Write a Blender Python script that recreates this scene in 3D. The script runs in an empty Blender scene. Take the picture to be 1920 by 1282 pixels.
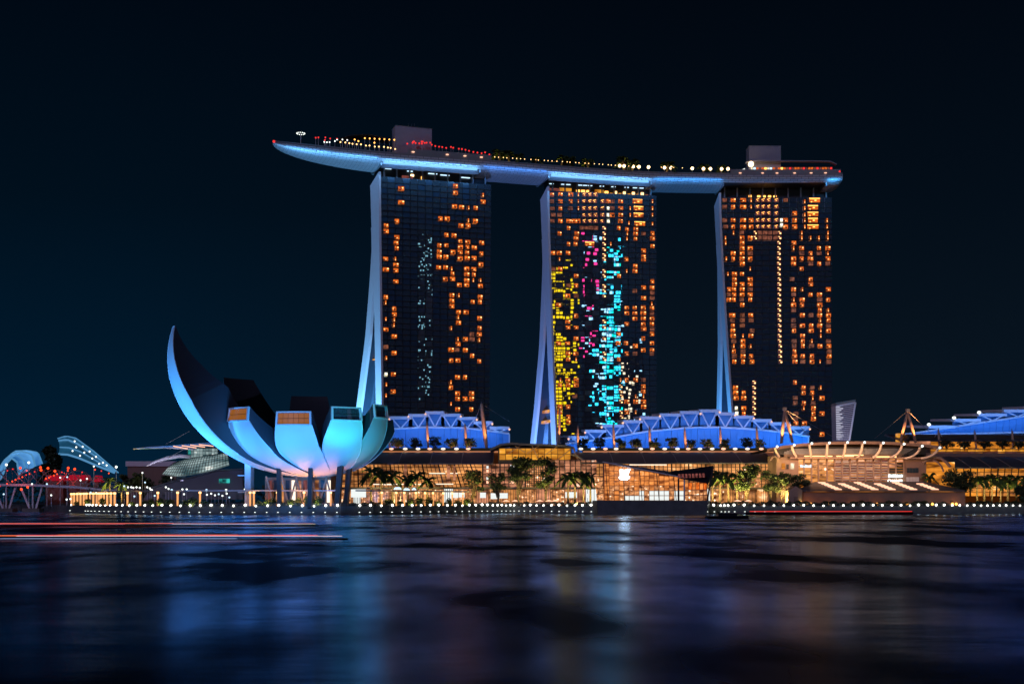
import bpy, math, random
from mathutils import Vector, Matrix
random.seed(7)
C = bpy.context.scene.collection
SC = bpy.context.scene
F = 2400.0            # focal length in photograph pixels (1920 wide)
HOR = 940.0           # horizon row
CH = 4.5              # eye height above the water
R = math.radians

# ------------------------------------------------------------------ camera
cd = bpy.data.cameras.new('camera'); cam = bpy.data.objects.new('camera', cd); C.objects.link(cam)
cd.sensor_width = 36; cd.lens = 36 * F / 1920
cd.clip_start = 0.5; cd.clip_end = 20000
cd.shift_y = (HOR - 641) / 1920
cam.location = (0, 0, CH); cam.rotation_euler = (R(90), 0, 0)
SC.camera = cam
# ------------------------------------------------------------------ render / view
SC.view_settings.view_transform = 'Standard'; SC.view_settings.look = 'None'
SC.view_settings.exposure = 0; SC.view_settings.gamma = 1
cy = SC.cycles
cy.use_denoising = True
cy.max_bounces = 5; cy.diffuse_bounces = 2; cy.glossy_bounces = 3; cy.transmission_bounces = 2
cy.sample_clamp_indirect = 2.0; cy.use_light_tree = True
cy.caustics_reflective = True; cy.caustics_refractive = False
cy.use_adaptive_sampling = True; cy.adaptive_threshold = 0.01
# ------------------------------------------------------------------ night sky
w = bpy.data.worlds.new('World'); SC.world = w; w.use_nodes = True
nt = w.node_tree; nt.nodes.clear()
def N(nt, t, **k):
    n = nt.nodes.new(t)
    for a, b in k.items(): setattr(n, a, b)
    return n
out = N(nt, 'ShaderNodeOutputWorld'); bg = N(nt, 'ShaderNodeBackground')
tc = N(nt, 'ShaderNodeTexCoord'); sp = N(nt, 'ShaderNodeSeparateXYZ')
rp = N(nt, 'ShaderNodeValToRGB'); rq = N(nt, 'ShaderNodeValToRGB')
nt.links.new(tc.outputs['Generated'], sp.inputs[0])
nt.links.new(sp.outputs['Z'], rp.inputs[0]); nt.links.new(sp.outputs['Z'], rq.inputs[0])
def ramp(n, st):
    e = n.color_ramp.elements
    while len(e) < len(st): e.new(0.5)
    for k, (p, c) in enumerate(st): e[k].position = p; e[k].color = (*c, 1)
ramp(rp, [(0, (.0007, .0145, .038)), (.10, (.0005, .0095, .024)), (.22, (.0004, .0050, .0118)), (.40, (.0003, .0020, .0052))])
ramp(rq, [(0, (.0036, .0085, .0160)), (.10, (.0025, .0068, .0135)), (.22, (.0012, .0042, .0090)), (.40, (.0004, .0018, .0045))])
mr = N(nt, 'ShaderNodeMapRange'); mr.inputs[1].default_value = -.28; mr.inputs[2].default_value = .12
nt.links.new(sp.outputs['X'], mr.inputs[0])
mx = N(nt, 'ShaderNodeMix', data_type='RGBA')
nt.links.new(mr.outputs[0], mx.inputs[0]); nt.links.new(rp.outputs[0], mx.inputs[6]); nt.links.new(rq.outputs[0], mx.inputs[7])
nt.links.new(mx.outputs[2], bg.inputs[0]); bg.inputs[1].default_value = 1.0
nt.links.new(bg.outputs[0], out.inputs[0])
# faint lilac fill sun, added in place of the city floodlights' glow
ld = bpy.data.lights.new('city_glow_fill', 'SUN'); ld.energy = 0.36; ld.angle = R(.5); ld.color = (.60, .54, 1.0)
mo = bpy.data.objects.new('city_glow_fill', ld); C.objects.link(mo); mo.rotation_euler = (R(76), 0, R(-22))

# ------------------------------------------------------------------ helpers
def W(px, py, Y): return Vector(((px - 960) / F * Y, Y, CH + (HOR - py) / F * Y))
def ZZ(py, Y): return CH + (HOR - py) / F * Y
def XX(px, Y): return (px - 960) / F * Y

def mat(name, col, rough=.6, metal=0, emit=None, es=1.0, noise=.0, nscale=.3, bump=0, bscale=2.0, sample=True, spec=.5, dist=.1):
    m = bpy.data.materials.new(name); m.use_nodes = True
    t = m.node_tree; b = t.nodes['Principled BSDF']
    b.inputs['Base Color'].default_value = (*col, 1); b.inputs['Roughness'].default_value = rough
    b.inputs['Metallic'].default_value = metal; b.inputs['Specular IOR Level'].default_value = spec
    tcn = None
    if noise or bump: tcn = N(t, 'ShaderNodeTexCoord')
    if noise:
        n = N(t, 'ShaderNodeTexNoise'); n.inputs['Scale'].default_value = nscale; n.inputs['Detail'].default_value = 4
        t.links.new(tcn.outputs['Object'], n.inputs['Vector'])
        h = N(t, 'ShaderNodeMix', data_type='RGBA'); h.inputs[6].default_value = (*[c * (1 - noise) for c in col], 1)
        h.inputs[7].default_value = (*[min(1, c * (1 + noise)) for c in col], 1)
        t.links.new(n.outputs[0], h.inputs[0]); t.links.new(h.outputs[2], b.inputs['Base Color'])
    if bump:
        n = N(t, 'ShaderNodeTexNoise'); n.inputs['Scale'].default_value = bscale; n.inputs['Detail'].default_value = 3
        t.links.new(tcn.outputs['Object'], n.inputs['Vector'])
        bp = N(t, 'ShaderNodeBump'); bp.inputs['Strength'].default_value = bump; bp.inputs['Distance'].default_value = dist
        t.links.new(n.outputs[0], bp.inputs['Height']); t.links.new(bp.outputs[0], b.inputs['Normal'])
    if emit:
        b.inputs['Emission Color'].default_value = (*emit, 1); b.inputs['Emission Strength'].default_value = es
        if not sample: m.cycles.emission_sampling = 'NONE'
    return m

def emit_var(name, c0, c1, s0, s1, scale=(.3, .3, .3), det=3, sample=False, coord='Object', contrast=(.35, .65), c2=None, hot=.72):
    """lit interior seen through a pane: patchy brightness and hue, object to object differences"""
    m = bpy.data.materials.new(name); m.use_nodes = True
    t = m.node_tree; b = t.nodes['Principled BSDF']
    b.inputs['Base Color'].default_value = (.02, .02, .02, 1); b.inputs['Roughness'].default_value = .15
    tcn = N(t, 'ShaderNodeTexCoord'); mp = N(t, 'ShaderNodeMapping'); mp.inputs['Scale'].default_value = scale
    oi = N(t, 'ShaderNodeObjectInfo'); ml = N(t, 'ShaderNodeMath', operation='MULTIPLY'); ml.inputs[1].default_value = 97.
    t.links.new(oi.outputs['Random'], ml.inputs[0])
    n = N(t, 'ShaderNodeTexNoise', noise_dimensions='4D'); n.inputs['Scale'].default_value = 1; n.inputs['Detail'].default_value = det
    t.links.new(ml.outputs[0], n.inputs['W'])
    t.links.new(tcn.outputs[coord], mp.inputs[0]); t.links.new(mp.outputs[0], n.inputs['Vector'])
    r = N(t, 'ShaderNodeValToRGB')
    st = [(contrast[0], [x * s0 for x in c0]), (contrast[1], [x * s1 for x in c1])]
    if c2: st.append((hot, c2))
    mxx = max(max(s[1]) for s in st)
    ramp(r, [(p, [x / mxx for x in c]) for p, c in st])
    t.links.new(n.outputs[0], r.inputs[0]); t.links.new(r.outputs[0], b.inputs['Emission Color'])
    b.inputs['Emission Strength'].default_value = mxx
    if not sample: m.cycles.emission_sampling = 'NONE'
    return m

def tag(o, label=None, cat=None, group=None, kind=None):
    if label: o['label'] = label
    if cat: o['category'] = cat
    if group: o['group'] = group
    if kind: o['kind'] = kind
    return o
ORG = {}
def thing(name, loc, label, cat, group=None):
    o = bpy.data.objects.new(name, None); C.objects.link(o); o.location = loc; o.empty_display_size = 1
    ORG[o.name] = Vector(loc); tag(o, label, cat, group); return o
class MB:
    def __init__(s): s.v = []; s.f = []; s.m = []; s.uv = None; s.cur = 0
    def q(s, *p):
        i = len(s.v); s.v += [tuple(x) for x in p]; s.f.append(tuple(range(i, i + len(p)))); s.m.append(s.cur); return s
    def box(s, x0, x1, y0, y1, z0, z1):
        i = len(s.v)
        s.v += [(x0, y0, z0), (x1, y0, z0), (x1, y1, z0), (x0, y1, z0), (x0, y0, z1), (x1, y0, z1), (x1, y1, z1), (x0, y1, z1)]
        for f in ((0, 3, 2, 1), (4, 5, 6, 7), (0, 1, 5, 4), (1, 2, 6, 5), (2, 3, 7, 6), (3, 0, 4, 7)):
            s.f.append(tuple(i + k for k in f)); s.m.append(s.cur)
        return s
    def hexa(s, p):   # eight corners, bottom ring then top ring
        i = len(s.v); s.v += [tuple(x) for x in p]
        for f in ((0, 3, 2, 1), (4, 5, 6, 7), (0, 1, 5, 4), (1, 2, 6, 5), (2, 3, 7, 6), (3, 0, 4, 7)):
            s.f.append(tuple(i + k for k in f)); s.m.append(s.cur)
        return s
    def tube(s, pts, r, n=6, cap=True):
        pts = [Vector(p) for p in pts]; rs = r if isinstance(r, (list, tuple)) else [r] * len(pts)
        i0 = len(s.v)
        for k, p in enumerate(pts):
            d = (pts[min(k + 1, len(pts) - 1)] - pts[max(k - 1, 0)])
            d = d.normalized() if d.length > 1e-9 else Vector((0, 0, 1))
            a = d.cross(Vector((0, 0, 1)) if abs(d.z) < .9 else Vector((0, 1, 0))).normalized(); b = d.cross(a)
            for j in range(n):
                t = 2 * math.pi * j / n
                s.v.append(tuple(p + (a * math.cos(t) + b * math.sin(t)) * rs[k]))
        for k in range(len(pts) - 1):
            for j in range(n):
                a0 = i0 + k * n + j; a1 = i0 + k * n + (j + 1) % n
                s.f.append((a0, a1, a1 + n, a0 + n)); s.m.append(s.cur)
        if cap:
            s.f.append(tuple(i0 + j for j in range(n))[::-1]); s.m.append(s.cur)
            e = i0 + (len(pts) - 1) * n
            s.f.append(tuple(e + j for j in range(n))); s.m.append(s.cur)
        return s
    def bar(s, a, b, wd, hh):  # rectangular bar a->b, wd across (horizontal), hh deep in the plane of z
        a = Vector(a); b = Vector(b); d = (b - a).normalized()
        sd = d.cross(Vector((0, 0, 1)) if abs(d.z) < .95 else Vector((0, 1, 0))).normalized(); up = sd.cross(d)
        c = [(-1, -1), (1, -1), (1, 1), (-1, 1)]
        return s.hexa([a + sd * x * wd / 2 + up * y * hh / 2 for x, y in c] + [b + sd * x * wd / 2 + up * y * hh / 2 for x, y in c])
    def ball(s, c, r, n=8, m=5, sz=1):
        c = Vector(c); i = len(s.v)
        for k in range(m + 1):
            a = math.pi * k / m
            for j in range(n):
                t = 2 * math.pi * j / n
                s.v.append((c.x + r * math.sin(a) * math.cos(t), c.y + r * math.sin(a) * math.sin(t), c.z + r * sz * math.cos(a)))
        for k in range(m):
            for j in range(n):
                a0 = i + k * n + j; a1 = i + k * n + (j + 1) % n
                s.f.append((a0, a0 + n, a1 + n, a1)); s.m.append(s.cur)
        return s
    def leaf(s, c, r, flat=.5):
        a = Vector((random.gauss(0, 1), random.gauss(0, 1), random.gauss(0, flat))).normalized()
        b = a.cross(Vector((random.gauss(0, 1), random.gauss(0, 1), random.gauss(0, 1)))).normalized()
        k = random.uniform(.5, 1)
        return s.q(c - a * r, c - b * r * k * .6, c + a * r, c + b * r * k * .6)
    def grid(s, P, nu, nv, close=False):  # P(i,j)
        i0 = len(s.v)
        for i in range(nu + 1):
            for j in range(nv + 1): s.v.append(tuple(P(i, j)))
        for i in range(nu):
            for j in range(nv):
                a = i0 + i * (nv + 1) + j
                s.f.append((a, a + 1, a + nv + 2, a + nv + 1)); s.m.append(s.cur)
        return s
    def build(s, name, mats, parent=None, smooth=False, kind=None, label=None, at=None):
        me = bpy.data.meshes.new(name)
        o = Vector(at) if at is not None else (ORG[parent.name] if parent is not None else Vector((0, 0, 0)))
        me.from_pydata([(v[0] - o.x, v[1] - o.y, v[2] - o.z) for v in s.v], [], s.f)
        if not isinstance(mats, (list, tuple)): mats = [mats]
        for m in mats: me.materials.append(m)
        if len(mats) > 1: me.polygons.foreach_set('material_index', s.m)
        if smooth: me.polygons.foreach_set('use_smooth', [True] * len(me.polygons))
        if s.uv:
            uv = me.uv_layers.new(name='UVMap'); k = 0
            for l in me.loops: uv.data[l.index].uv = s.uv[l.vertex_index]
        me.update()
        ob = bpy.data.objects.new(name, me); C.objects.link(ob)
        if parent is not None:
            ob.parent = parent; ORG[ob.name] = ORG[parent.name]
            if at is not None: ob.location = Vector(at) - ORG[parent.name]; ORG[ob.name] = Vector(at)
        elif at is not None: ob.location = at; ORG[ob.name] = Vector(at)
        else: ORG[ob.name] = Vector((0, 0, 0))
        if kind: ob['kind'] = kind
        if label: ob['label'] = label
        return ob
def copy_tree(o, loc=None, parent=None, label=None, scale=None, rz=None):
    c = o.copy(); C.objects.link(c)
    if parent is not None: c.parent = parent
    if loc is not None: c.location = loc
    if label: c['label'] = label
    if scale is not None: c.scale = (scale,) * 3 if isinstance(scale, (int, float)) else scale
    if rz is not None: c.rotation_euler = (0, 0, rz)
    for ch in list(o.children): copy_tree(ch, parent=c)
    return c
def lerp(pts, x):
    if x <= pts[0][0]: return pts[0][1]
    for (a, b), (c, d) in zip(pts, pts[1:]):
        if x <= c: return b + (d - b) * (x - a) / (c - a)
    return pts[-1][1]
ORD = 'first second third fourth fifth sixth seventh eighth ninth tenth eleventh twelfth thirteenth fourteenth fifteenth sixteenth seventeenth eighteenth nineteenth twentieth'.split()
def area(name, loc, target, sx, sy, e, col, spread=180):
    l = bpy.data.lights.new(name, 'AREA'); l.shape = 'RECTANGLE'; l.size = sx; l.size_y = sy; l.energy = e; l.color = col; l.spread = R(spread)
    o = bpy.data.objects.new(name, l); C.objects.link(o); o.location = loc
    o.rotation_euler = (Vector(target) - Vector(loc)).to_track_quat('-Z', 'Y').to_euler(); return o
def spot(name, loc, target, ang, e, col, blend=.5, rad=.5):
    l = bpy.data.lights.new(name, 'SPOT'); l.energy = e; l.color = col; l.spot_size = R(ang); l.spot_blend = blend; l.shadow_soft_size = rad
    o = bpy.data.objects.new(name, l); C.objects.link(o); o.location = loc
    o.rotation_euler = (Vector(target) - Vector(loc)).to_track_quat('-Z', 'Y').to_euler(); return o

# ------------------------------------------------------------------ materials
M = {}
M['ground'] = mat('paving_stone', (.10, .10, .10), .8, noise=.4, nscale=.2, bump=.3)
M['quay'] = mat('quay_concrete', (.13, .15, .15), .75, noise=.5, nscale=.4, bump=.5, bscale=1.5)
M['white'] = mat('white_cladding', (.78, .78, .8), .45, noise=.05, nscale=.15)
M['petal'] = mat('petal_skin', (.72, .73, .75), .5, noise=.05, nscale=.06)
M['petal_in'] = mat('petal_inner_shaded', (.045, .052, .065), .5, noise=.1, nscale=.1)  # unlit sides and insides: shade put into a darker colour
M['steel'] = mat('grey_steel', (.35, .36, .38), .4, metal=.4, noise=.1)
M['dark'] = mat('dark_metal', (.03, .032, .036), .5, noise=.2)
M['roofdark'] = mat('dark_roof_sheet', (.10, .10, .125), .45, noise=.15, nscale=.1)
M['frame'] = mat('window_frame', (.015, .02, .025), .4)
M['mullion'] = mat('facade_mullion', (.05, .04, .035), .5)
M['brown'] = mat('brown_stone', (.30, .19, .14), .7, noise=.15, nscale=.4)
M['brownlit'] = mat('brown_stone_lit', (.45, .30, .22), .7, noise=.15, nscale=.4)  # brighter copy of the brown stone, warm light put into the colour
M['orange_mast'] = mat('mast_paint', (.62, .42, .30), .4, noise=.08)
M['hall'] = mat('membrane_blue_lit', (.12, .38, .72), .55, noise=.12, nscale=.05)  # white sheets; the blue floodlight is put into the colour
M['beam'] = mat('roof_beam_paint', (.82, .83, .85), .4)
M['leaf'] = mat('leaf', (.055, .09, .03), .6, noise=.6, nscale=.6)
M['leafdark'] = mat('leaf_dark', (.035, .06, .025), .6, noise=.5, nscale=.6)
M['palm'] = mat('palm_frond', (.075, .12, .035), .5, noise=.4, nscale=.8)
M['bark'] = mat('bark', (.11, .08, .055), .85, noise=.3, nscale=2)
M['block'] = mat('louvred_block', (.36, .37, .44), .6, noise=.12, nscale=.5)
M['ribp'] = mat('rib_paint', (.85, .68, .52), .4)
M['finm'] = mat('fin_paint', (.04, .07, .09), .5)
M['e_blade'] = mat('blade_paint', (.8, .8, .82), .4)
M['soil'] = mat('planter', (.08, .06, .05), .8)
def E(name, c, s, sample=False): return mat(name, (.02, .02, .02), .4, emit=c, es=s, sample=sample)
M['rail'] = E('rail_glow', (1, .66, .48), .55)
M['e_white'] = E('lamp_white', (1, .97, .85), 7, True)
M['e_white2'] = E('lamp_white_low', (.9, .97, .9), 2.2)
M['e_warm'] = E('lamp_warm', (1, .55, .20), 3.4)
M['e_hot'] = E('lamp_hot', (1, .66, .32), 5.5)
M['e_amber'] = E('lamp_amber', (1, .42, .08), 3.5)
M['e_red'] = E('lamp_red', (1, .035, .03), 1.15)
M['e_redorange'] = E('lamp_red_orange', (1, .055, .01), 2.6)
M['e_peach'] = E('lamp_peach', (1, .5, .32), 1.6)
M['e_post'] = E('post_baked_light', (1, .42, .13), 1.1, True)  # lamp light falling on the posts, put in as their own glow
M['e_blue'] = E('led_blue', (.22, .55, 1), 1.15, True)
M['e_blue_white'] = E('led_blue_white', (.55, .8, 1), 1.6)
M['e_shop'] = E('shop_glow', (1, .82, .62), 1.5, True)
M['e_screen'] = E('white_panel', (.95, 1, .97), .95)
M['room'] = emit_var('lit_room', (.50, .055, .006), (1, .195, .02), .5, 1.05, (2.2, 2.2, 2.2), coord='Generated', contrast=(.30, .62), c2=(1.4, .45, .09), hot=.76)
M['roomdim'] = emit_var('dim_room', (.14, .035, .022), (.42, .13, .07), .4, .8, (2, 2, 2), coord='Generated')
M['suite'] = emit_var('suite_room', (.10, .025, .02), (.26, .07, .06), .6, 1.0, (2, 2, 2), coord='Generated')
M['roomyel'] = emit_var('pale_room', (.9, .6, .2), (1, .95, .75), .7, 1.3, (2, 2, 2), coord='Generated')
M['amber'] = emit_var('amber_interior', (.5, .13, .008), (1, .42, .04), .5, .95, (.12, .12, .3), c2=(1.3, .75, .25), hot=.75)
M['mall'] = emit_var('mall_interior', (.17, .05, .014), (.86, .34, .10), .55, 1.25, (.11, .11, .3), c2=(1.5, .95, .5), hot=.70, sample=True)
M['mallpink'] = emit_var('mall_interior_rose', (.13, .04, .02), (.68, .27, .14), .55, 1.25, (.15, .15, .35), c2=(1.4, .9, .65), hot=.70)
M['mallgold'] = emit_var('mall_interior_gold', (.24, .06, .006), (1.0, .33, .03), .5, 1.05, (.16, .16, .5), c2=(1.5, .85, .28), hot=.70)
M['pav'] = emit_var('pavilion_pane', (.36, .085, .02), (1, .33, .075), .6, 1.25, (.22, .22, .9), c2=(1.2, .65, .3), hot=.7)
M['shop'] = emit_var('shop_windows', (.16, .035, .01), (1, .42, .16), .6, 1.1, (.6, .6, .9), c2=(2.2, 1.7, 1.25), hot=.58, sample=True)
M['tealglass'] = emit_var('pale_glass', (.10, .24, .28), (.50, .66, .66), .35, .7, (.15, .15, .3), c2=(.95, 1.0, .95), hot=.68)
M['greenglass'] = emit_var('green_glass', (.0, .06, .07), (.04, .5, .45), .4, 1.1, (.3, .3, .4))
M['windowamber'] = E('skylight_amber', (.50, .16, .012), .55)

def glassmat():
    m = bpy.data.materials.new('coated_glass'); m.use_nodes = True; t = m.node_tree; b = t.nodes['Principled BSDF']
    b.inputs['Base Color'].default_value = (.52, .72, .86, 1); b.inputs['Metallic'].default_value = .9; b.inputs['Roughness'].default_value = .012
    return m
M['glass'] = glassmat()
M['curtain'] = mat('curtained_glass', (.035, .075, .12), .25, noise=.3, nscale=.4)
M['glassb'] = mat('opaque_spandrel', (.035, .06, .085), .25)

def hullmat():
    m = bpy.data.materials.new('hull_tiles'); m.use_nodes = True; t = m.node_tree; b = t.nodes['Principled BSDF']
    u = N(t, 'ShaderNodeUVMap'); br = N(t, 'ShaderNodeTexBrick'); br.inputs['Scale'].default_value = 1
    br.inputs['Color1'].default_value = (.72, .72, .75, 1); br.inputs['Color2'].default_value = (.62, .62, .66, 1); br.inputs['Mortar'].default_value = (.10, .10, .12, 1)
    br.inputs['Mortar Size'].default_value = .10; br.inputs['Brick Width'].default_value = 4.2; br.inputs['Row Height'].default_value = 1.3
    t.links.new(u.outputs[0], br.inputs['Vector']); t.links.new(br.outputs[0], b.inputs['Base Color'])
    bp = N(t, 'ShaderNodeBump'); bp.inputs['Strength'].default_value = .6; bp.inputs['Distance'].default_value = .15
    t.links.new(br.outputs['Fac'], bp.inputs['Height']); bp.invert = True; t.links.new(bp.outputs[0], b.inputs['Normal'])
    b.inputs['Roughness'].default_value = .38; b.inputs['Metallic'].default_value = .25
    return m
M['hull'] = hullmat()

# ------------------------------------------------------------------ water
def watermat():
    m = bpy.data.materials.new('bay_water'); m.use_nodes = True; t = m.node_tree; b = t.nodes['Principled BSDF']
    b.inputs['Base Color'].default_value = (.0012, .004, .008, 1); b.inputs['Specular IOR Level'].default_value = 0; b.inputs['Roughness'].default_value = .6
    gl = N(t, 'ShaderNodeBsdfGlossy'); gl.distribution = 'GGX'; gl.inputs['Color'].default_value = (.40, .60, .86, 1)   # silty water keeps little red
    fr_ = N(t, 'ShaderNodeFresnel'); fr_.inputs['IOR'].default_value = 1.33; ms = N(t, 'ShaderNodeMixShader')
    t.links.new(b.outputs[0], ms.inputs[1]); t.links.new(gl.outputs[0], ms.inputs[2]); t.links.new(ms.outputs[0], t.nodes['Material Output'].inputs['Surface'])
    g = N(t, 'ShaderNodeNewGeometry')
    def noise(sc, det, rough=.5):
        mp = N(t, 'ShaderNodeMapping'); mp.inputs['Scale'].default_value = sc
        n = N(t, 'ShaderNodeTexNoise'); n.inputs['Scale'].default_value = 1; n.inputs['Detail'].default_value = det; n.inputs['Roughness'].default_value = rough
        t.links.new(g.outputs['Position'], mp.inputs[0]); t.links.new(mp.outputs[0], n.inputs['Vector']); return n
    big = noise((.075, .030, 1), 3, .5)      # wind patches: rough water and slick water
    rr = N(t, 'ShaderNodeMapRange'); rr.inputs[1].default_value = .38; rr.inputs[2].default_value = .62; rr.inputs[3].default_value = .20; rr.inputs[4].default_value = .30
    t.links.new(big.outputs[0], rr.inputs[0]); t.links.new(rr.outputs[0], gl.inputs['Roughness'])
    sp_ = N(t, 'ShaderNodeMapRange'); sp_.inputs[1].default_value = .40; sp_.inputs[2].default_value = .58; sp_.inputs[3].default_value = 1.9; sp_.inputs[4].default_value = .24
    t.links.new(big.outputs[0], sp_.inputs[0])
    # wake of a boat that has passed: a rough bright band with a slick beside it
    xy = N(t, 'ShaderNodeSeparateXYZ'); t.links.new(g.outputs['Position'], xy.inputs[0])
    def mth(op, a, c_, e=None):
        n = N(t, 'ShaderNodeMath', operation=op)
        for i, v in enumerate((a, c_, e)):
            if v is None: continue
            if isinstance(v, (int, float)): n.inputs[i].default_value = v
            else: t.links.new(v, n.inputs[i])
        return n.outputs[0]
    X_, Y_ = xy.outputs['X'], xy.outputs['Y']
    f = mth('MULTIPLY_ADD', X_, .0095, .75); f = mth('MULTIPLY', f, X_); f = mth('ADD', f, Y_); f = mth('SUBTRACT', f, 118.0)
    wob = noise((.06, .06, 1), 2); f = mth('MULTIPLY_ADD', wob.outputs[0], 5.0, mth('SUBTRACT', f, 2.5))
    cr = N(t, 'ShaderNodeValToRGB'); fr = N(t, 'ShaderNodeMapRange'); fr.inputs[1].default_value = -22; fr.inputs[2].default_value = 22
    t.links.new(f, fr.inputs[0]); t.links.new(fr.outputs[0], cr.inputs[0])
    ramp(cr, [(0, (.5,) * 3), (.22, (.5,) * 3), (.47, (.95,) * 3), (.53, (.24,) * 3), (.72, (.3,) * 3), (1, (.5,) * 3)])
    spf = mth('MULTIPLY', sp_.outputs[0], mth('MULTIPLY', cr.outputs[0], 2.0)); t.links.new(mth('MULTIPLY', fr_.outputs[0], spf), ms.inputs[0])
    wv = noise((.45, 1.3, 1), 4, .6); sw = noise((.07, .12, 1), 2, .45)
    ad = N(t, 'ShaderNodeMath', operation='MULTIPLY_ADD'); ad.inputs[1].default_value = .06
    t.links.new(wv.outputs[0], ad.inputs[0]); 
    ml = N(t, 'ShaderNodeMath', operation='MULTIPLY'); ml.inputs[1].default_value = .5; t.links.new(sw.outputs[0], ml.inputs[0]); t.links.new(ml.outputs[0], ad.inputs[2])
    bp = N(t, 'ShaderNodeBump'); bp.inputs['Strength'].default_value = .25; bp.inputs['Distance'].default_value = 1.0
    t.links.new(ad.outputs[0], bp.inputs['Height']); t.links.new(bp.outputs[0], gl.inputs['Normal'])
    return m
mw = watermat()
o = MB().q((-4000, -1500, 0), (4000, -1500, 0), (4000, 900, 0), (-4000, 900, 0)).build('water', mw, kind='structure')

# shoreline
SHORE = [(-900, 640), (-300, 640), (40, 622), (105, 575), (135, 520), (170, 490), (240, 462), (350, 437), (640, 432), (700, 438), (780, 454), (850, 473), (905, 490), (960, 500), (1000, 490), (1050, 475), (1120, 462), (1330, 462), (1600, 468), (1920, 480), (2300, 500), (3400, 560)]
def shoreY(px): return lerp(SHORE, px)
DZ = 2.7
sh = [Vector((XX(p, y), y, 0)) for p, y in SHORE]
b = MB()
for a, c in zip(sh, sh[1:]):
    b.q((a.x, a.y, DZ), (c.x, c.y, DZ), (c.x * 6, 6000, DZ), (a.x * 6, 6000, DZ))
b.build('ground', M['ground'], kind='structure')
b = MB()
for a, c in zip(sh, sh[1:]):
    b.hexa([(a.x, a.y - .8, -2), (c.x, c.y - .8, -2), (c.x, c.y + 1, -2), (a.x, a.y + 1, -2), (a.x, a.y - .5, DZ + .35), (c.x, c.y - .5, DZ + .35), (c.x, c.y + 1, DZ + .35), (a.x, a.y + 1, DZ + .35)])
    b.hexa([(a.x, a.y - 2.2, -2), (c.x, c.y - 2.2, -2), (c.x, c.y - .81, -2), (a.x, a.y - .81, -2), (a.x, a.y - 2.2, .75), (c.x, c.y - 2.2, .75), (c.x, c.y - .81, .75), (a.x, a.y - .81, .75)])
b.build('quay_wall', M['quay'], kind='structure')
# far quay that carries the office towers mirrored in the hotel glass
MB().box(150, 420, 120, 330, -2, 2.6).build('far_quay', M['quay'], kind='structure')

# ------------------------------------------------------------------ hotel towers
H = 183.0
NEAR = [(0, 57), (40, 37), (60, 28), (96, 14.5), (128, 7.8), (150, 6.0), (H, 6.0)]
def far(z): return lerp([(0, 63.5), (40, 43), (60, 34), (96, 20.6), (128, 13), (150, 9.0), (H, 9.0)], z)
def depth(z): return lerp([(0, 6.8), (110, 7.4), (H, 11.2)], z)
def wmesh(name, room, lamp, kind):
    """a lit room: frame round a recess, glowing back wall, curtain, furniture, lamp"""
    b = MB(); b.cur = 0
    t = .06
    b.box(-.5, .5, -.22, -.002, .5 - t, .5); b.box(-.5, .5, -.22, -.002, -.5, -.5 + t)
    b.box(-.5, -.5 + t, -.22, -.002, -.5 + t, .5 - t); b.box(.5 - t, .5, -.22, -.002, -.5 + t, .5 - t)
    b.cur = 1; b.q((-.44, -.02, -.44), (.44, -.02, -.44), (.44, -.02, .44), (-.44, -.02, .44))
    rnd = random.Random(kind)
    if kind in (0, 1, 2, 3):
        b.cur = 2
        xl = [.22, -.25, .3, .05][kind]; zl = [.12, .05, .2, -.1][kind]; sl = [.10, .09, .12, .08][kind]
        b.box(xl - sl, xl + sl, -.08, -.04, zl - sl * .8, zl + sl * .8)
        b.cur = 0
        xf = [-.2, .12, -.1, -.3][kind]
        b.box(xf - .17, xf + .17, -.09, -.03, -.36, -.12 + .1 * (kind % 2))
        if kind != 1: b.box(-.03, 0.0, -.12, -.05, -.44, .44)
    elif kind == 4:      # dim room behind a drawn curtain
        b.cur = 0
        for k in range(3): b.box(-.3 + .25 * k, -.27 + .25 * k, -.08, -.03, -.44, .44)
    elif kind == 5:      # suite under a slanted ceiling light
        b.cur = 2
        b.hexa([(-.3, -.08, .05), (.25, -.08, .28), (.25, -.04, .28), (-.3, -.04, .05), (-.3, -.08, .17), (.25, -.08, .40), (.25, -.04, .40), (-.3, -.04, .17)])
        b.box(-.08, .1, -.08, -.04, -.18, -.06)
    elif kind == 6:      # narrow side lamp
        b.cur = 2; b.box(.02, .36, -.08, -.04, -.34, .0); b.box(-.36, .05, -.08, -.04, .26, .38)
    elif kind == 7:      # wide suite
        b.cur = 2; b.box(-.46, .46, -.08, -.04, .27, .42); b.box(.0, .16, -.09, -.05, -.15, .06); b.box(-.3, -.2, -.09, -.05, -.4, -.25)
        b.cur = 0; b.box(-.4, -.05, -.08, -.03, -.14, -.04)
    elif kind == 8:      # pale bright room
        b.cur = 2; b.box(-.3, .3, -.08, -.04, -.1, .3)
    elif kind == 9:      # half drawn curtain, narrow glow
        b.cur = 0; b.box(-.44, -.2, -.09, -.03, -.44, .44); b.box(.2, .44, -.09, -.03, -.44, .44)
        b.cur = 2; b.box(-.05, .1, -.08, -.04, -.3, -.1)
    ob = b.build(name, [M['frame'], room, lamp])
    me = ob.data; bpy.data.objects.remove(ob); return me
WM = {}
for k in range(4): WM['o%d' % k] = wmesh('window_room', M['room'], M['e_warm'], k)
WM['d'] = wmesh('window_dim', M['roomdim'], M['e_amber'], 4)
WM['e'] = wmesh('window_suite', M['suite'], M['e_amber'], 5)
WM['s'] = wmesh('window_lamp', M['suite'], M['e_warm'], 6)
WM['V'] = wmesh('window_wide_suite', M['room'], M['e_amber'], 7)
WM['Y'] = wmesh('window_pale', M['roomyel'], M['e_white2'], 8)
WM['n'] = wmesh('window_half', M['room'], M['e_warm'], 9)
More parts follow.
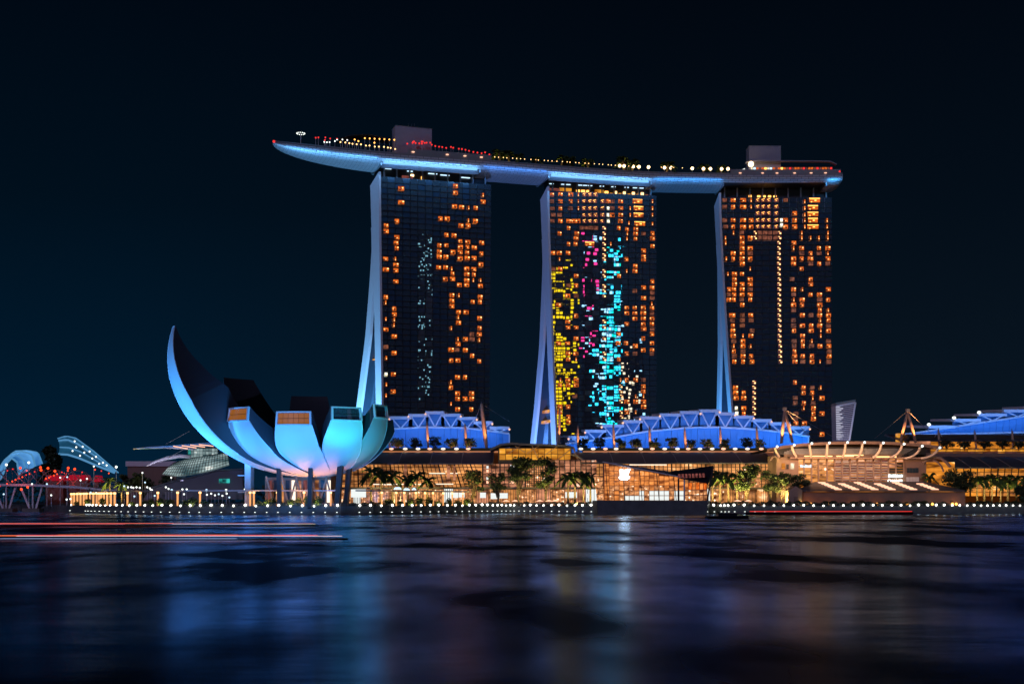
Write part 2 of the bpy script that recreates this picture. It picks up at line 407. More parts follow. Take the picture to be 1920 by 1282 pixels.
WSZ = {'o': (11.2, 9.6), 'd': (11, 9), 'e': (10.2, 9.6), 's': (9, 8), 'V': (24, 10.5), 'W': (14, 9.6), 'Y': (7.5, 9), 'n': (7, 9.2)}

def parse(s, sc, ox, oy):
    out = []
    for row in s.strip().split(';'):
        row = row.strip()
        if not row: continue
        y, xs = row.split(':')
        for t in xs.split():
            k = 'o'; dy = 0
            if ',' in t:
                t, dy = t.split(',')
                if dy[-1].isalpha(): k = dy[-1]; dy = dy[:-1]
                dy = float(dy)
            if t[-1].isalpha(): k = t[-1]; t = t[:-1]
            out.append((ox + float(t) / sc, oy + (float(y) + dy) / sc, k))
    return out
T1 = parse('''250:1310;290:440W;355:1310;392:1752n;502:1752;510:440W;575:1295 1407,12 1522n,23 1632,25;770:1068 1177;808:370 1517n,-8 1628;883:200 1397 1512;
972:200;1032:1165 1285,10;1070:370;1135:1388 1505,8 1730,22;1158:358;1200:1050 1165;1225:1388 1500 1612,10;1245:367''', 8.545, 700, 320) + parse('''
20:1050 1270,4 1385,5 1497,12 1725,28;100:1050 1155;122:1385 1497 1608;133:190 348n;222:1717;228:355;270:1040 1150;290:1250n 1490 1603,8;303:195W;317:355;
370:1262 1490,10 1603,15;455:1147 1262;475:1490 1595n 1712n;495:355;550:1372 1490 1710,15;715:1253 1365n;742:195 1705;802:1253;820:1587 1702;832:192n;890:1253;
930:330;984:1360 1480;1022:330;1065:1355n;1083:1695;1095:195n;1105:330n;1155:1358;1190:325n;1240:1243n 1697;1262:195''', 8.545, 700, 470) + parse('''
57:1692 1572d;90:330;134:1350n 1470 1575d 1692n,15;215:1350;258:195d;303:1240 1330d 1468,6;355:328;398:1575;435:203n;474:1243 1348 1690,14;698:198Y 315;742:1343 1462;
822:1238n;860:203n;908:1238;972:312;1001:1343 1568;1035:198n;1087:1343 1462 1568;1170:1238n;1255:1343 1562''', 8.545, 700, 620)
T2 = parse('''210:165 298 460 580n 675e 762e 848e 955e 1055Y 1380n 1555V 1750n;315:155d 298 460 580n 670e 762e 835e 960e 1050 1110d 1245 1510V 1745n;425:172d 298 455d 580n 670e 762e 845e 960e 1050Y 1110d 1245 1395n 1525V 1745n;
530:185d 285d 670e 762e 850e 960e 1045Y 1110 1245 1395n 1525V 1745n;625:170d 298 430 500 572 675e 762e 850e 955e 1050Y 1240 1375n,30 1545V,40 1745n,40;735:428 640d 700d 780d 855d 985s 1215 1345,20 1485,20;
820:285 555 985s 1350n 1480 1605d 1745;900:545 985s 1345n 1478 1745;985:428 535 755V 985s 1090n 1745,35;1070:985s 1605,20;1125:180 280 420 985s,35;1180:1605;1225:285n 985s 1335 1605''', 8.38, 1015, 340) + parse('''
50:1475;95:195d 295;128:985s 1340n 1470;205:545 985s 1220;290:1740;355:430d 545 985s,10;386:1605 1738;440:985s 1465d;470:1740d;515:415 545d 985s;550:1605 1740d;640:265W,20 1735n;700:1340 1465 1600 1735;
785:1340 1468 1600W 1735d;830:545;870:1468 1600 1735;920:415 985s;955:1340 1600 1735;1010:420 545 985s;1035:1605W 1740d;1115:1215 1735;1185:545 985s 1600;1258:270 410 1205 1330 1735''', 8.38, 1015, 493) + parse('''
20:1475;85:1600 1735;140:420 540 990s 1340 1470d 1735d;230:420 545n 990s 1215;555:300n 415 545 1245n 1340 1480 1600d;635:290 420 545;655:1245s 1600;735:1245s 1600;810:525d 1260s 1480n 1605n;
895:1250s 1340 1480 1605;975:290 420 1605;1060:285 1250s 1340 1480n;1135:425 1260s;1215:425 1260s''', 8.38, 1015, 646)
T3 = parse('''170:150d 280 432W 555n 655e 740e 825e 940e 1080d 1375n,20 1525V;270:150d 280 432W 555n 655e 740e 825e 940e 1375n,20 1500V,10;370:655e 740e 825e 940e 1220 1375n,20 1500V,10;
475:150d 280 432W 555 655e 740e 825e 940e 1020Y 1080 1220 1375n 1500V 1718n;575:165d 280 432W 555 655e 740e 825e 940e 1022Y,-25 1080 1220 1375n 1500V 1718n;668:285n 410d 620s 680d 765d 840d 930d 990s 1330n 1730n;
745:162n 417 540 620s 680d 765d 840d 930d 990s 1330n 1465n 1592n 1730n;822:165n 417 980s 1208;902:417 540 980s 1205n 1328 1592 1728;982:280 417 540d 980s 1330d 1465 1595d 1730n;1062:175n 280 415 540 980s 1205 1328 1463W 1730;
1140:420 980s 1205 1595 1465d 1725d;1218:540n 980s 1328''', 8.165, 1340, 355) + parse('''
15:200n 300 415 980s;95:300 540 985s 1465 1180d;172:300 417 540 985s 1465;250:215 290 417 540d 985s 1205 1340n 1735;330:215d 295 417 540 985s 1205d 1465 1600;408:215 285 410d 540 985s 1208n 1335 1605d 1735;
487:420 985s 1205 1335 1605;567:985s 1205d 1605 1735n;645:265W 420d 548 985s 1340 1470d 1605 1740;722:270d 420d 555d 990s 1205d 1615n 1740;803:275 420d 990s 1205d 1340 1475 1605 1740d;880:275 570d 990s 1212 1475 1620n 1740;
960:280 430n 550 990s 1342 1620n;1040:290d 430 990s 1212d 1345 1485n 1740d;1115:290n 430 550n 1000s 1212d 1345 1480d 1608 1745;1195:290 430d 1000s 1218 1748d;1270:300d 430 555 1000s 1220 1345 1485 1750''', 8.165, 1340, 512) + parse('''
72:297 430 570 1005s 1225 1345d 1485 1610n 1745d;390:600s 1225;468:315 600s 1358 1490d 1620n;548:318 440 600s 1358 1490;627:325 440 600s 1230d 1498n 1640;705:600s 1230d 1362 1505d;783:328Y 442 600s 1362n 1508;
865:335Y 442 600s 1240d 1508 1640;945:1230d 1508;1013:1240 1370;1180:1640''', 8.165, 1340, 669)

def tower(px, Y, phi, psi, L, ins, insr, wins, tilt, flat_cols, label, ncol):
    O = Vector((XX(px, Y), Y, 0)); U = Vector((math.cos(R(phi)), math.sin(R(phi)), 0)); V = Vector((-math.sin(R(psi)), math.cos(R(psi)), 0))
    root = thing('hotel_tower', (O.x, O.y, DZ), label, 'tower', 'hotel towers under the rooftop deck')
    def P(u, v, z): return O + U * u + V * v + Vector((0, 0, z))
    def ul(z): return ins * (max(0, H - z) / H) ** 1.3
    def ur(z): return L - insr * ((H - z) / H)
    zs = [DZ - 1] + [H * k / 14 for k in range(1, 15)]
    b = MB()
    for a, c in zip(zs, zs[1:]):
        b.hexa([P(ul(a) + .5, .35, a), P(ur(a), .35, a), P(ur(a), depth(a), a), P(ul(a) + .5, depth(a), a), P(ul(c) + .5, .35, c), P(ur(c), .35, c), P(ur(c), depth(c), c), P(ul(c) + .5, depth(c), c)])
    b.build('front_slab', M['glassb'], root)
    b = MB()
    for a, c in zip(zs, zs[1:]):
        n0, n1 = max(lerp(NEAR, a), depth(a) + .05), max(lerp(NEAR, c), depth(c) + .05); f0, f1 = max(far(a), n0 + .3), max(far(c), n1 + .3)
        b.hexa([P(ul(a) + .8, n0, a), P(ur(a), n0, a), P(ur(a), f0, a), P(ul(a) + .8, f0, a), P(ul(c) + .8, n1, c), P(ur(c), n1, c), P(ur(c), f1, c), P(ul(c) + .8, f1, c)])
    b.build('rear_slab', M['glassb'], root)
    zz = [DZ - 1] + [H * k / 28 for k in range(1, 29)]
    b = MB(); t = .7                                   # end blade of the front slab, its top cut on a slant
    def top(v, z): return z if z < H - .1 else z + 2.2 - v * .42
    for a, c in zip(zz, zz[1:]):
        b.hexa([P(ul(a) - t, -.4, a), P(ul(a) + .49, -.4, a), P(ul(a) + .49, depth(a) + .1, a), P(ul(a) - t, depth(a) + .1, a),
                P(ul(c) - t, -.5, top(-.5, c)), P(ul(c) + .49, -.5, top(-.5, c)), P(ul(c) + .49, depth(c) + .3, top(12, c)), P(ul(c) - t, depth(c) + .3, top(12, c))])
    b.build('end_wall', M['white'], root)
    b = MB()
    for a, c in zip(zz, zz[1:]):
        if a > 152: continue
        n0, n1 = max(lerp(NEAR, a), depth(a) + .5), max(lerp(NEAR, c), depth(c) + .5); f0, f1 = max(far(a), n0 + .1), max(far(c), n1 + .1)
        b.hexa([P(ul(a) - t, n0 - .2, a), P(ul(a) + .79, n0 - .2, a), P(ul(a) + .79, f0 + .2, a), P(ul(a) - t, f0 + .2, a),
                P(ul(c) - t, n1 - .2, c), P(ul(c) + .79, n1 - .2, c), P(ul(c) + .79, f1 + .2, c), P(ul(c) - t, f1 + .2, c)])
    b.build('rear_end_wall', M['white'], root)
    # atrium glazing between the two slabs, with lit bridges
    b = MB()
    for a, c in zip(zz, zz[1:]):
        if a > 118: continue
        n0, n1 = lerp(NEAR, a), lerp(NEAR, c)
        b.hexa([P(ul(a) + 5, depth(a) + .1, a), P(ul(a) + 5.3, depth(a) + .1, a), P(ul(a) + 5.3, n0 - .1, a), P(ul(a) + 5, n0 - .1, a),
                P(ul(c) + 5, depth(c) + .1, c), P(ul(c) + 5.3, depth(c) + .1, c), P(ul(c) + 5.3, n1 - .1, c), P(ul(c) + 5, n1 - .1, c)])
    b.build('atrium_glazing', M['glass'], root)
    for z in ((96, 84) if px < 800 else (57, 51, 100) if px < 1100 else (44,)):
        n0 = lerp(NEAR, z)
        bb = MB(); hh = 1.6 if px > 800 else .5
        bb.cur = 0; bb.hexa([P(ul(z) + 2.5, depth(z) + .1, z), P(ul(z) + 4.6, depth(z) + .1, z), P(ul(z) + 4.6, n0 - .1, z), P(ul(z) + 2.5, n0 - .1, z),
                 P(ul(z) + 2.5, depth(z) + .1, z + hh), P(ul(z) + 4.6, depth(z) + .1, z + hh), P(ul(z) + 4.6, n0 - .1, z + hh), P(ul(z) + 2.5, n0 - .1, z + hh)])
        bb.build('atrium_bridge', M['amber'], root)
    # teal lit column strip of the rear slab seen inside the gap
    b = MB(); 
    for a, c in zip(zz, zz[1:]):
        if a > 100 or c < 30: continue
        m0, m1 = (depth(a) + lerp(NEAR, a)) / 2, (depth(c) + lerp(NEAR, c)) / 2
        b.hexa([P(ul(a) + 3, m0 - 1.0, a), P(ul(a) + 4.5, m0 - 1.0, a), P(ul(a) + 4.5, m0 + 1.0, a), P(ul(a) + 3, m0 + 1.0, a),
                P(ul(c) + 3, m1 - 1.0, c), P(ul(c) + 4.5, m1 - 1.0, c), P(ul(c) + 4.5, m1 + 1.0, c), P(ul(c) + 3, m1 + 1.0, c)])
    b.build('brace_fin', M['finm'], root)
    # glass skin: every pane tilted a little on its own
    rows = 58; ch = (H - 4) / rows; cw = L / ncol; rnd = random.Random(int(px))
    pane = MB(); fin = MB()
    for r in range(rows):
        z0 = 4 + r * ch
        for k in range(ncol):
            u0 = k * cw; u1 = u0 + cw
            if u0 < ul(z0): u0 = ul(z0)
            if u1 > ur(z0): u1 = ur(z0)
            if u1 - u0 < .5: continue
            tl = (tilt if z0 < 162 else min(tilt, 2)) if not (flat_cols[0] <= k <= flat_cols[1]) else 0
            ta = math.tan(R(tl + rnd.gauss(0, .17))); ya = math.tan(R(rnd.gauss(0, .10)))
            g = .09
            def Q(u, z): return P(u, .12 + ta * (z - z0 - ch / 2) + ya * (u - (u0 + u1) / 2), z)
            pane.cur = 1 if rnd.random() < (.3 if tilt else .10) else 0; pane.q(Q(u0 + g, z0 + g), Q(u1 - g, z0 + g), Q(u1 - g, z0 + ch - g), Q(u0 + g, z0 + ch - g))
        a, c = z0 - .16, z0 + .16
        fin.hexa([P(ul(a) + .5, -.22, a), P(ur(a), -.22, a), P(ur(a), .34, a), P(ul(a) + .5, .34, a), P(ul(a) + .5, -.22, c), P(ur(a), -.22, c), P(ur(a), .34, c), P(ul(a) + .5, .34, c)])
    for k in range(1, ncol):
        u = k * cw
        zt = H; zb = 4
        while zb < H - 1 and ul(zb) > u - .3: zb += 2
        fin.hexa([P(u - .07, -.3, zb), P(u + .07, -.3, zb), P(u + .07, .34, zb), P(u - .07, .34, zb), P(u - .07, -.3, zt), P(u + .07, -.3, zt), P(u + .07, .34, zt), P(u - .07, .34, zt)])
    pane.build('glass_pane', [M['glass'], M['curtain']], root, kind='stuff'); fin.build('facade_fin', M['frame'], root, kind='stuff')
    # lit windows, one object each
    n = 0
    for (x, y, k) in wins:
        kk = (x - 960) / F; u = (kk * O.y - O.x) / (U.x - kk * U.y); Yw = O.y + u * U.y
        z = ZZ(y, Yw)
        if k in WSZ: sw, shh = WSZ[k]
        me = WM[{'o': 'o%d' % rnd.randrange(4), 'W': 'o%d' % rnd.randrange(4)}.get(k, k)]
        ww = sw * Yw / F / U.x * rnd.uniform(.9, 1.05) * .93; wh = shh * Yw / F * rnd.uniform(.9, 1.0) * .93
        if k == 'o' and rnd.random() < .25: ww *= .8
        if z > H - 1 or u - ww / 2 < ul(z) + .3: 
            if u - ww / 2 < ul(z) + .3: u = ul(z) + .4 + ww / 2
            else: continue
        ob = bpy.data.objects.new('window', me); C.objects.link(ob); ob.parent = root
        p = P(u, -.1 - abs(math.tan(R(tilt))) * 1.6, z); ob.location = p - ORG[root.name]; ob.rotation_euler = (0, 0, R(phi)); ob.scale = (ww, 1.0, wh); n += 1
    # crown under the deck
    return root, P, ul, ur, L
tw1, P1, ul1, ur1, L1 = tower(712, 703, 17, 30, 63.8, 2.5, 1.5, T1, 13, (5, 6), 'leftmost hotel tower, mostly dark glass with scattered orange windows', 15)
tw2, P2, ul2, ur2, L2 = tower(1028, 735, 11, 19, 64.8, 7, 0, T2, 0, (99, 99), 'middle hotel tower with yellow, red and cyan city lights mirrored in its glass', 15)
tw3, P3, ul3, ur3, L3 = tower(1350, 751, 1, 5, 66, 12, 0, T3, 13, (99, 99), 'rightmost hotel tower with dense orange windows round a dark central strip', 16)

# crowns (recessed storeys that carry the deck)
def crown(root, P, L, amber, lbl=None):
    b = MB(); b.hexa([P(1.5, 4, H), P(L - 1.5, 4, H), P(L - 1.5, 11, H), P(1.5, 11, H), P(1.5, 4, H + 5.6), P(L - 1.5, 4, H + 5.6), P(L - 1.5, 11, H + 5.6), P(1.5, 11, H + 5.6)])
    b.build('crown_storey', M['dark'], root)
    for k in range(9):
        u = 3 + (L - 6) * k / 8
        b = MB(); b.hexa([P(u - .35, 1, H), P(u + .35, 1, H), P(u + .35, 1.7, H), P(u - .35, 1.7, H), P(u - .35, 1, H + 6), P(u + .35, 1, H + 6), P(u + .35, 1.7, H + 6), P(u - .35, 1.7, H + 6)])
        b.build('crown_strut', M['steel'], root)
    for (u0, u1, z0, z1, mt) in amber:
        b = MB(); b.hexa([P(u0, 3.2, H + z0), P(u1, 3.2, H + z0), P(u1, 3.9, H + z0), P(u0, 3.9, H + z0), P(u0, 3.2, H + z1), P(u1, 3.2, H + z1), P(u1, 3.9, H + z1), P(u0, 3.9, H + z1)])
        b.build('crown_light', mt, root)
crown(tw1, P1, L1, [(14, 20, .4, 2.2, M['suite']), (19, 20.6, 2.2, 3.2, M['e_hot']), (25, 26, .4, 2.5, M['e_amber']), (4, 8, 5.2, 5.5, M['e_blue_white']), (17, 20, 4.7, 5.1, M['e_blue_white']), (29, 34, 4.3, 4.7, M['e_blue_white']), (36, 41, 4, 4.4, M['e_blue_white']), (48, 53, 3.5, 3.9, M['e_blue_white'])])
cr2 = [(2, 8, .6, 2.2, M['suite']), (8, 15, .6, 2.6, M['amber']), (18, 20, .5, 2, M['e_amber']), (21, 23, .5, 2, M['e_amber']), (24, 26, .5, 2, M['e_amber']), (29, 34, .3, 2.6, M['amber']), (35, 37, .3, 2, M['e_amber'])]
for k in range(9): cr2.append((38 + k * 2.7, 38 + k * 2.7 + 1.5, .3 + .3 * (k % 3), 1.2 + .5 * ((k * 2) % 4), M['e_warm'] if k % 2 else M['amber']))
for u in (2, 9, 12, 19, 22, 25, 32, 39, 47, 52, 56, 60): cr2.append((u, u + 2.4, 4.6, 4.95, M['e_blue_white']))
crown(tw2, P2, L2, cr2)
crown(tw3, P3, L3, [(18, 19.4, .3, 2, M['e_amber'])] + [(23 + 3.2 * k, 24.6 + 3.2 * k, .8, 1.8, M['e_amber']) for k in range(4)])

# ------------------------------------------------------------------ the long rooftop deck
RIM = [(512, 672), (560, 677), (620, 683.5), (715, 693), (810, 701), (905, 709), (1025, 720), (1128, 729), (1225, 735.5), (1357, 738.5), (1455, 739), (1580, 738.5)]
ZR = 193.0
rp_ = [Vector((XX(p, y), y, 0)) for p, y in RIM]
def catmull(P, n):
    out = []
    Q = [P[0] * 2 - P[1]] + P + [P[-1] * 2 - P[-2]]
    for i in range(1, len(Q) - 2):
        for k in range(n):
            t = k / n; a, b_, c, d = Q[i - 1], Q[i], Q[i + 1], Q[i + 2]
            out.append(.5 * ((2 * b_) + (-a + c) * t + (2 * a - 5 * b_ + 4 * c - d) * t * t + (-a + 3 * b_ - 3 * c + d) * t ** 3))
    out.append(P[-1].copy()); return out
rim = catmull(rp_, 8)
arc = [0]
for a, c in zip(rim, rim[1:]): arc.append(arc[-1] + (c - a).length)
def rimP(s):
    s = max(0, min(arc[-1], s))
    for k in range(len(arc) - 1):
        if s <= arc[k + 1] + 1e-9:
            t = (s - arc[k]) / (arc[k + 1] - arc[k]); p = rim[k].lerp(rim[k + 1], t)
            d0 = (rim[min(k + 1, len(rim) - 1)] - rim[k]).normalized(); return p, d0
def s_of(px):
    best = 0; bd = 1e9
    for k, p in enumerate(rim):
        q = p.x / p.y * F + 960
        if abs(q - px) < bd: bd = abs(q - px); best = k
    k = best
    for (i, j) in ((k - 1, k), (k, k + 1)):
        if 0 <= i and j < len(rim):
            a = rim[i].x / rim[i].y * F + 960; c = rim[j].x / rim[j].y * F + 960
            if a <= px <= c: return arc[i] + (arc[j] - arc[i]) * (px - a) / (c - a)
    return arc[k]
WD = 31.0
LEN = arc[-1]
def wid(s):
    t = min(1, s / 85.0); w0 = WD * math.sqrt(max(0, 1 - (1 - t) ** 2.0))
    e = min(1, (LEN - s) / 5.0); return max(.3, w0 * (.8 + .2 * math.sqrt(max(0, 1 - (1 - e) ** 2))))
def dep(s):
    t = min(1, s / 80.0); d0 = math.sqrt(max(0, 1 - (1 - t) ** 2.2))
    e = min(1, (LEN - s) / 5.0); return max(.08, d0 * (.75 + .25 * math.sqrt(max(0, 1 - (1 - e) ** 2))))
def deckP(s, d, dz):
    p, t = rimP(s); n = Vector((-t.y, t.x, 0)); return p + n * d + Vector((0, 0, ZR - dz))
SPROF = [(0, 0), (-.35, 1.2), (-.1, 2.4), (1.0, 3.6), (2.2, 4.1)]
BPROF = [(2.2, 4.1), (4.2, 4.9), (7.5, 5.5), (11.5, 5.85), (15.5, 5.95), (20, 5.7), (24, 5.1), (27, 4.1)]
FPROF = [(27, 4.1), (29.5, 3.2), (30.9, 1.6), (31, 0)]
deck = thing('rooftop_deck', (rim[0].x, rim[0].y, ZR), 'long boat shaped deck with pale tiled hull lying across the three hotel towers', 'rooftop deck')
def strip(prof, s0, s1, ns, name, m, caps=True):
    b = MB(); b.uv = []
    vl = [0]
    for (a, c) in zip(prof, prof[1:]): vl.append(vl[-1] + math.hypot(c[0] - a[0], c[1] - a[1]))
    ss = [s0 + (s1 - s0) * (k / ns) ** (1.6 if s0 < 1 else 1) for k in range(ns + 1)]
    def Pt(i, j):
        s = ss[i]; k = wid(s) / WD; return deckP(s, prof[j][0] * k, prof[j][1] * dep(s) * 1.0)
    b.grid(Pt, ns, len(prof) - 1)
    b.uv = [(ss[i], vl[j]) for i in range(ns + 1) for j in range(len(prof))]
    if caps:
        for i in (0, ns):
            k0 = len(b.v); b.v += [tuple(Pt(i, j)) for j in range(len(prof))]; b.uv += [(ss[i] + prof[j][0], prof[j][1]) for j in range(len(prof))]
            b.f.append(tuple(range(k0, k0 + len(prof)))); b.m.append(0)
    return b.build(name, m, deck, smooth=not caps)
strip(SPROF, 0, LEN, 110, 'rim_band', M['hull'], False)
strip(FPROF, 0, LEN, 90, 'rear_rim_band', M['hull'], False)
S = {k: s_of(k) for k in (700, 716, 902, 1031, 1223, 1358, 1551)}
bl = [(0, S[716]), (S[902], S[1031]), (S[1223], S[1358]), (S[1551], LEN)]
for a, c in bl: strip(BPROF, a, c, max(6, int((c - a) / 2.5)), 'hull_belly', M['hull'])
# soffit over the towers and deck floor
b = MB(); n = 120
b.grid(lambda i, j: deckP(LEN * (i / n), (.05 if j == 0 else wid(LEN * i / n) - .05), .3), n, 1); b.build('deck_floor', M['steel'], deck)
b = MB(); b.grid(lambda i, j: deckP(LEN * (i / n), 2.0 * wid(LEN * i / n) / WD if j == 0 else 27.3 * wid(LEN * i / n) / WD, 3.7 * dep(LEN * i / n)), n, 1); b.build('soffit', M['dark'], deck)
# bright light coves over the first two towers (real strip lamps), one trim fin at each hull joint
for a, c in ((717, 900), (1032, 1221)):
    sa, sc_ = s_of(a), s_of(c); nn = 26
    b = MB()
    prof = [(2.3, 3.7), (2.75, 5.2), (3.5, 6.9), (4.2, 7.0), (4.2, 3.75)]
    b.grid(lambda i, j: deckP(sa + (sc_ - sa) * i / nn, prof[j][0], prof[j][1]), nn, 4); b.build('light_cove', M['hull'], deck)
    b = MB()
    b.grid(lambda i, j: deckP(sa + 1 + (sc_ - sa - 2) * i / nn, 1.6 + .7 * j, 3.95 + 1.0 * j), nn, 1); b.build('strip_light', M['e_blue'], deck)
    for k in range(3):
        u0 = sa + (sc_ - sa) * k / 3; u1 = sa + (sc_ - sa) * (k + 1) / 3; um = (u0 + u1) / 2; p = deckP(um, -.6, 5.4); q = deckP(um, 3, 5.6); _, tt = rimP(um)
        o = area('cove_lamp', p, q, (u1 - u0) * .97, .3, 80 * (u1 - u0), (.16, .48, 1)); zd = (q - p).normalized(); xd = (tt - zd * tt.dot(zd)).normalized(); yd = (-zd).cross(xd)
        o.rotation_euler = Matrix((xd, yd, -zd)).transposed().to_euler()
for p in (902, 1223, 1551, 716, 1031, 1358):
    s = s_of(p); b = MB(); q = .35
    b.hexa([deckP(s - q, 2.0, 6.0), deckP(s + q, 2.0, 6.0), deckP(s + q, 24, 6.0), deckP(s - q, 24, 6.0), deckP(s - q, 2.0, 3.9), deckP(s + q, 2.0, 3.9), deckP(s + q, 27, 3.9), deckP(s - q, 27, 3.9)])
    b.build('hull_joint', M['steel'], deck)
# parapet and glass rail along the rim
b = MB(); n = 110
b.grid(lambda i, j: deckP(LEN * i / n, .15 + .15 * (j > 1), -(1.0 if j in (1, 2) else 0)), n, 3); b.build('parapet', M['steel'], deck)

def boxat(px, py0, py1, dpx, back, depthm, name, m, parent=None, lean=0):
    """upright block on the deck, its near face `back` metres behind the rim"""
    s0, s1 = s_of(px - dpx / 2), s_of(px + dpx / 2)
    a, c = deckP(s0, back, 0), deckP(s1, back, 0); a2, c2 = deckP(s0, back + depthm, 0), deckP(s1, back + depthm, 0)
    zt0 = ZZ(py0, a.y); zb = ZZ(py1, a.y)
    b = MB(); f = lambda p, z: (p.x, p.y, z)
    b.hexa([f(a, zb), f(c, zb), f(c2, zb), f(a2, zb), f(a, zt0), f(c, zt0 + lean), f(c2, zt0 + lean), f(a2, zt0)])
    return b, (a + c) / 2
for px, dpx, p0, p1, lab in ((782, 69, 235.5, 288, 'left pale lift block standing on the deck above the leftmost tower'), (1440, 60, 274, 326, 'right pale lift block standing on the deck above the rightmost tower')):
    b, cc = boxat(px, p0, p1, dpx, 9, 9, '', None, lean=-.5 if px < 800 else 0)
    t = thing('lift_block', (cc.x, cc.y, ZR - .3), lab, 'roof block', 'lift blocks on the rooftop deck')
    b.build('block_wall', M['block'], t)
    b, cc = boxat(px, p0 - .8, p0, dpx + 1.5, 8.7, 9.6, '', None, lean=-.5 if px < 800 else 0); b.build('coping', M['steel'], t)
    if px < 800:
        for q in (775, 781, 786):
            s = s_of(q); p = deckP(s, 13, 0); MB().tube([(p.x, p.y, ZZ(236, p.y) - .3), (p.x, p.y, ZZ(232, p.y))], .12, 4).build('aerial', M['steel'], t)
# low roofs and the restaurant
def roofthing(name, lab, cat, px0, px1, prof, back, dp, m, grp=None):
    s0, s1 = s_of(px0), s_of(px1); cc = deckP((s0 + s1) / 2, back, 0)
    t = thing(name, (cc.x, cc.y, ZR - .3), lab, cat, grp)
    b = MB(); n = 14
    def Pt(i, j):
        s = s0 + (s1 - s0) * i / n; p = deckP(s, back + (dp if j in (1, 2) else 0), 0)
        top = lerp(prof, px0 + (px1 - px0) * i / n); z = ZZ(top, deckP(s, back, 0).y)
        return (p.x, p.y, z + (.5 if j > 1 else 0))
    b.grid(lambda i, j: Pt(i, j % 4), n, 4); b.q(*[Pt(0, j) for j in range(4)]); b.q(*[Pt(n, j) for j in range(4)])
    b.build('roof', m, t); return t, s0, s1
t, s0, s1 = roofthing('observation_pavilion', 'low dark curved pavilion roof beside the left lift block on the deck', 'pavilion', 646, 742, [(646, 261), (670, 254), (700, 253), (742, 262)], 12, 10, M['dark'])
b = MB()
for k in range(7):
    p = deckP(s0 + (s1 - s0) * (k + .5) / 7, 13, 0); b.box(p.x - .2, p.x + .2, p.y, p.y + .4, ZR - .3, ZR + 3.6)
b.build('column', M['steel'], t)
t, s0, s1 = roofthing('rooftop_restaurant', 'long low lit restaurant under a pale flat roof at the right end of the deck', 'restaurant', 1402, 1573, [(1402, 305), (1425, 302), (1560, 303), (1573, 309)], 5, 3, M['block'])
for k in range(30):
    a = s0 + 3 + (s1 - s0 - 5) * k / 30; w_ = (s1 - s0 - 5) / 30 * .78
    p, q = deckP(a, 6.4, 0), deckP(a + w_, 6.4, 0)
    mt = [M['roomyel'], M['e_blue_white'], M['room'], M['suite'], M['room'], M['e_amber']][(k * 7) % 6] if k < 12 else [M['suite'], M['room'], M['e_red'], M['room'], M['roomdim']][(k * 3) % 5]
    MB().hexa([(p.x, p.y, ZR + 3.6), (q.x, q.y, ZR + 3.6), (q.x, q.y + .2, ZR + 3.6), (p.x, p.y + .2, ZR + 3.6), (p.x, p.y, ZR + 5.9), (q.x, q.y, ZR + 5.9), (q.x, q.y + .2, ZR + 5.9), (p.x, p.y + .2, ZR + 5.9)]).build('window', mt, t)
b = MB(); b.grid(lambda i, j: deckP(s_of(1370) + (s_of(1577) - s_of(1370)) * i / 12, .6 + .3 * (j > 1), -(3.2 if j in (1, 2) else 0)), 12, 3); b.build('terrace_wall', M['steel'], t)
b = MB(); b.grid(lambda i, j: deckP(s_of(1374) + (s_of(1400) - s_of(1374)) * i / 4, 5 + .3 * (j > 1), -((1.5 + i * .9) if j in (1, 2) else 0)), 4, 3); b.build('steps', M['e_screen'], t)
for k, p_ in enumerate((1388, 1430, 1457, 1490, 1521, 1548)):
    p = deckP(s_of(p_), .35, 0); tag(MB().ball((p.x, p.y, ZR + 1.0), .9, 10, 6, .35).build('wall_light', M['e_peach'], at=(p.x, p.y, ZR + 1.0)), '%s peach wall light from the left under the rooftop restaurant' % ORD[k], 'light', 'peach lights on the right terrace wall')
# red lit garden terrace behind the left lift block
t = thing('garden_terrace', tuple(deckP(s_of(845), 6, 0)), 'dark terrace wall with red lit garden right of the left lift block', 'terrace')
s0, s1 = s_of(765), s_of(922); b = MB(); b.grid(lambda i, j: deckP(s0 + (s1 - s0) * i / 12, .6 + .3 * (j > 1), -(3.7 if j in (1, 2) else 0)), 12, 3); b.build('terrace_wall', M['steel'], t)
b = MB(); b.grid(lambda i, j: deckP(s0 + 4 + (s1 - s0 - 14) * i / 12, 5 + (8 if j in (1, 2) else 0), -3.6 - .35 * (j > 1)), 12, 3); b.build('terrace_roof', M['dark'], t)
for k, p_ in enumerate((775, 839, 872, 903)):
    p = deckP(s_of(p_), .35, 0); tag(MB().ball((p.x, p.y, ZR + 2.1), .9, 10, 6, .35).build('wall_light', M['e_peach'], at=(p.x, p.y, ZR + 2.1)), '%s peach wall light from the left beside the left lift block' % ORD[k], 'light', 'peach lights on the left terrace wall')
rnd = random.Random(3)
def ordn(k):
    if k < 20: return ORD[k]
    T_ = ['twenty', 'thirty', 'forty', 'fifty', 'sixty', 'seventy', 'eighty', 'ninety']
    q, r_ = divmod(k + 1, 10)
    return (T_[q - 2] + '-' + ORD[r_ - 1]) if r_ else T_[q - 2][:-1] + 'ieth'
def lamps(name, lab, grp, spec, m, r=.42, back=3, post=True, cat='lamp'):
    spec = sorted(spec)
    for k_, (px, py) in enumerate(spec):
        p = deckP(s_of(px), back, 0); z = ZZ(py, p.y)
        x = XX(px, p.y)
        b = MB(); b.cur = 1; b.ball((x, p.y, z), r, 7, 4)
        b.cur = 0
        if post: b.box(x - .08, x + .08, p.y - .08, p.y + .08, ZR - .4, z - r * .8)
        tag(b.build(name, [M['steel'], m], at=(x, p.y, ZR - .4)), lab if not grp else lab + ', %s from the left' % ordn(k_), cat, grp)
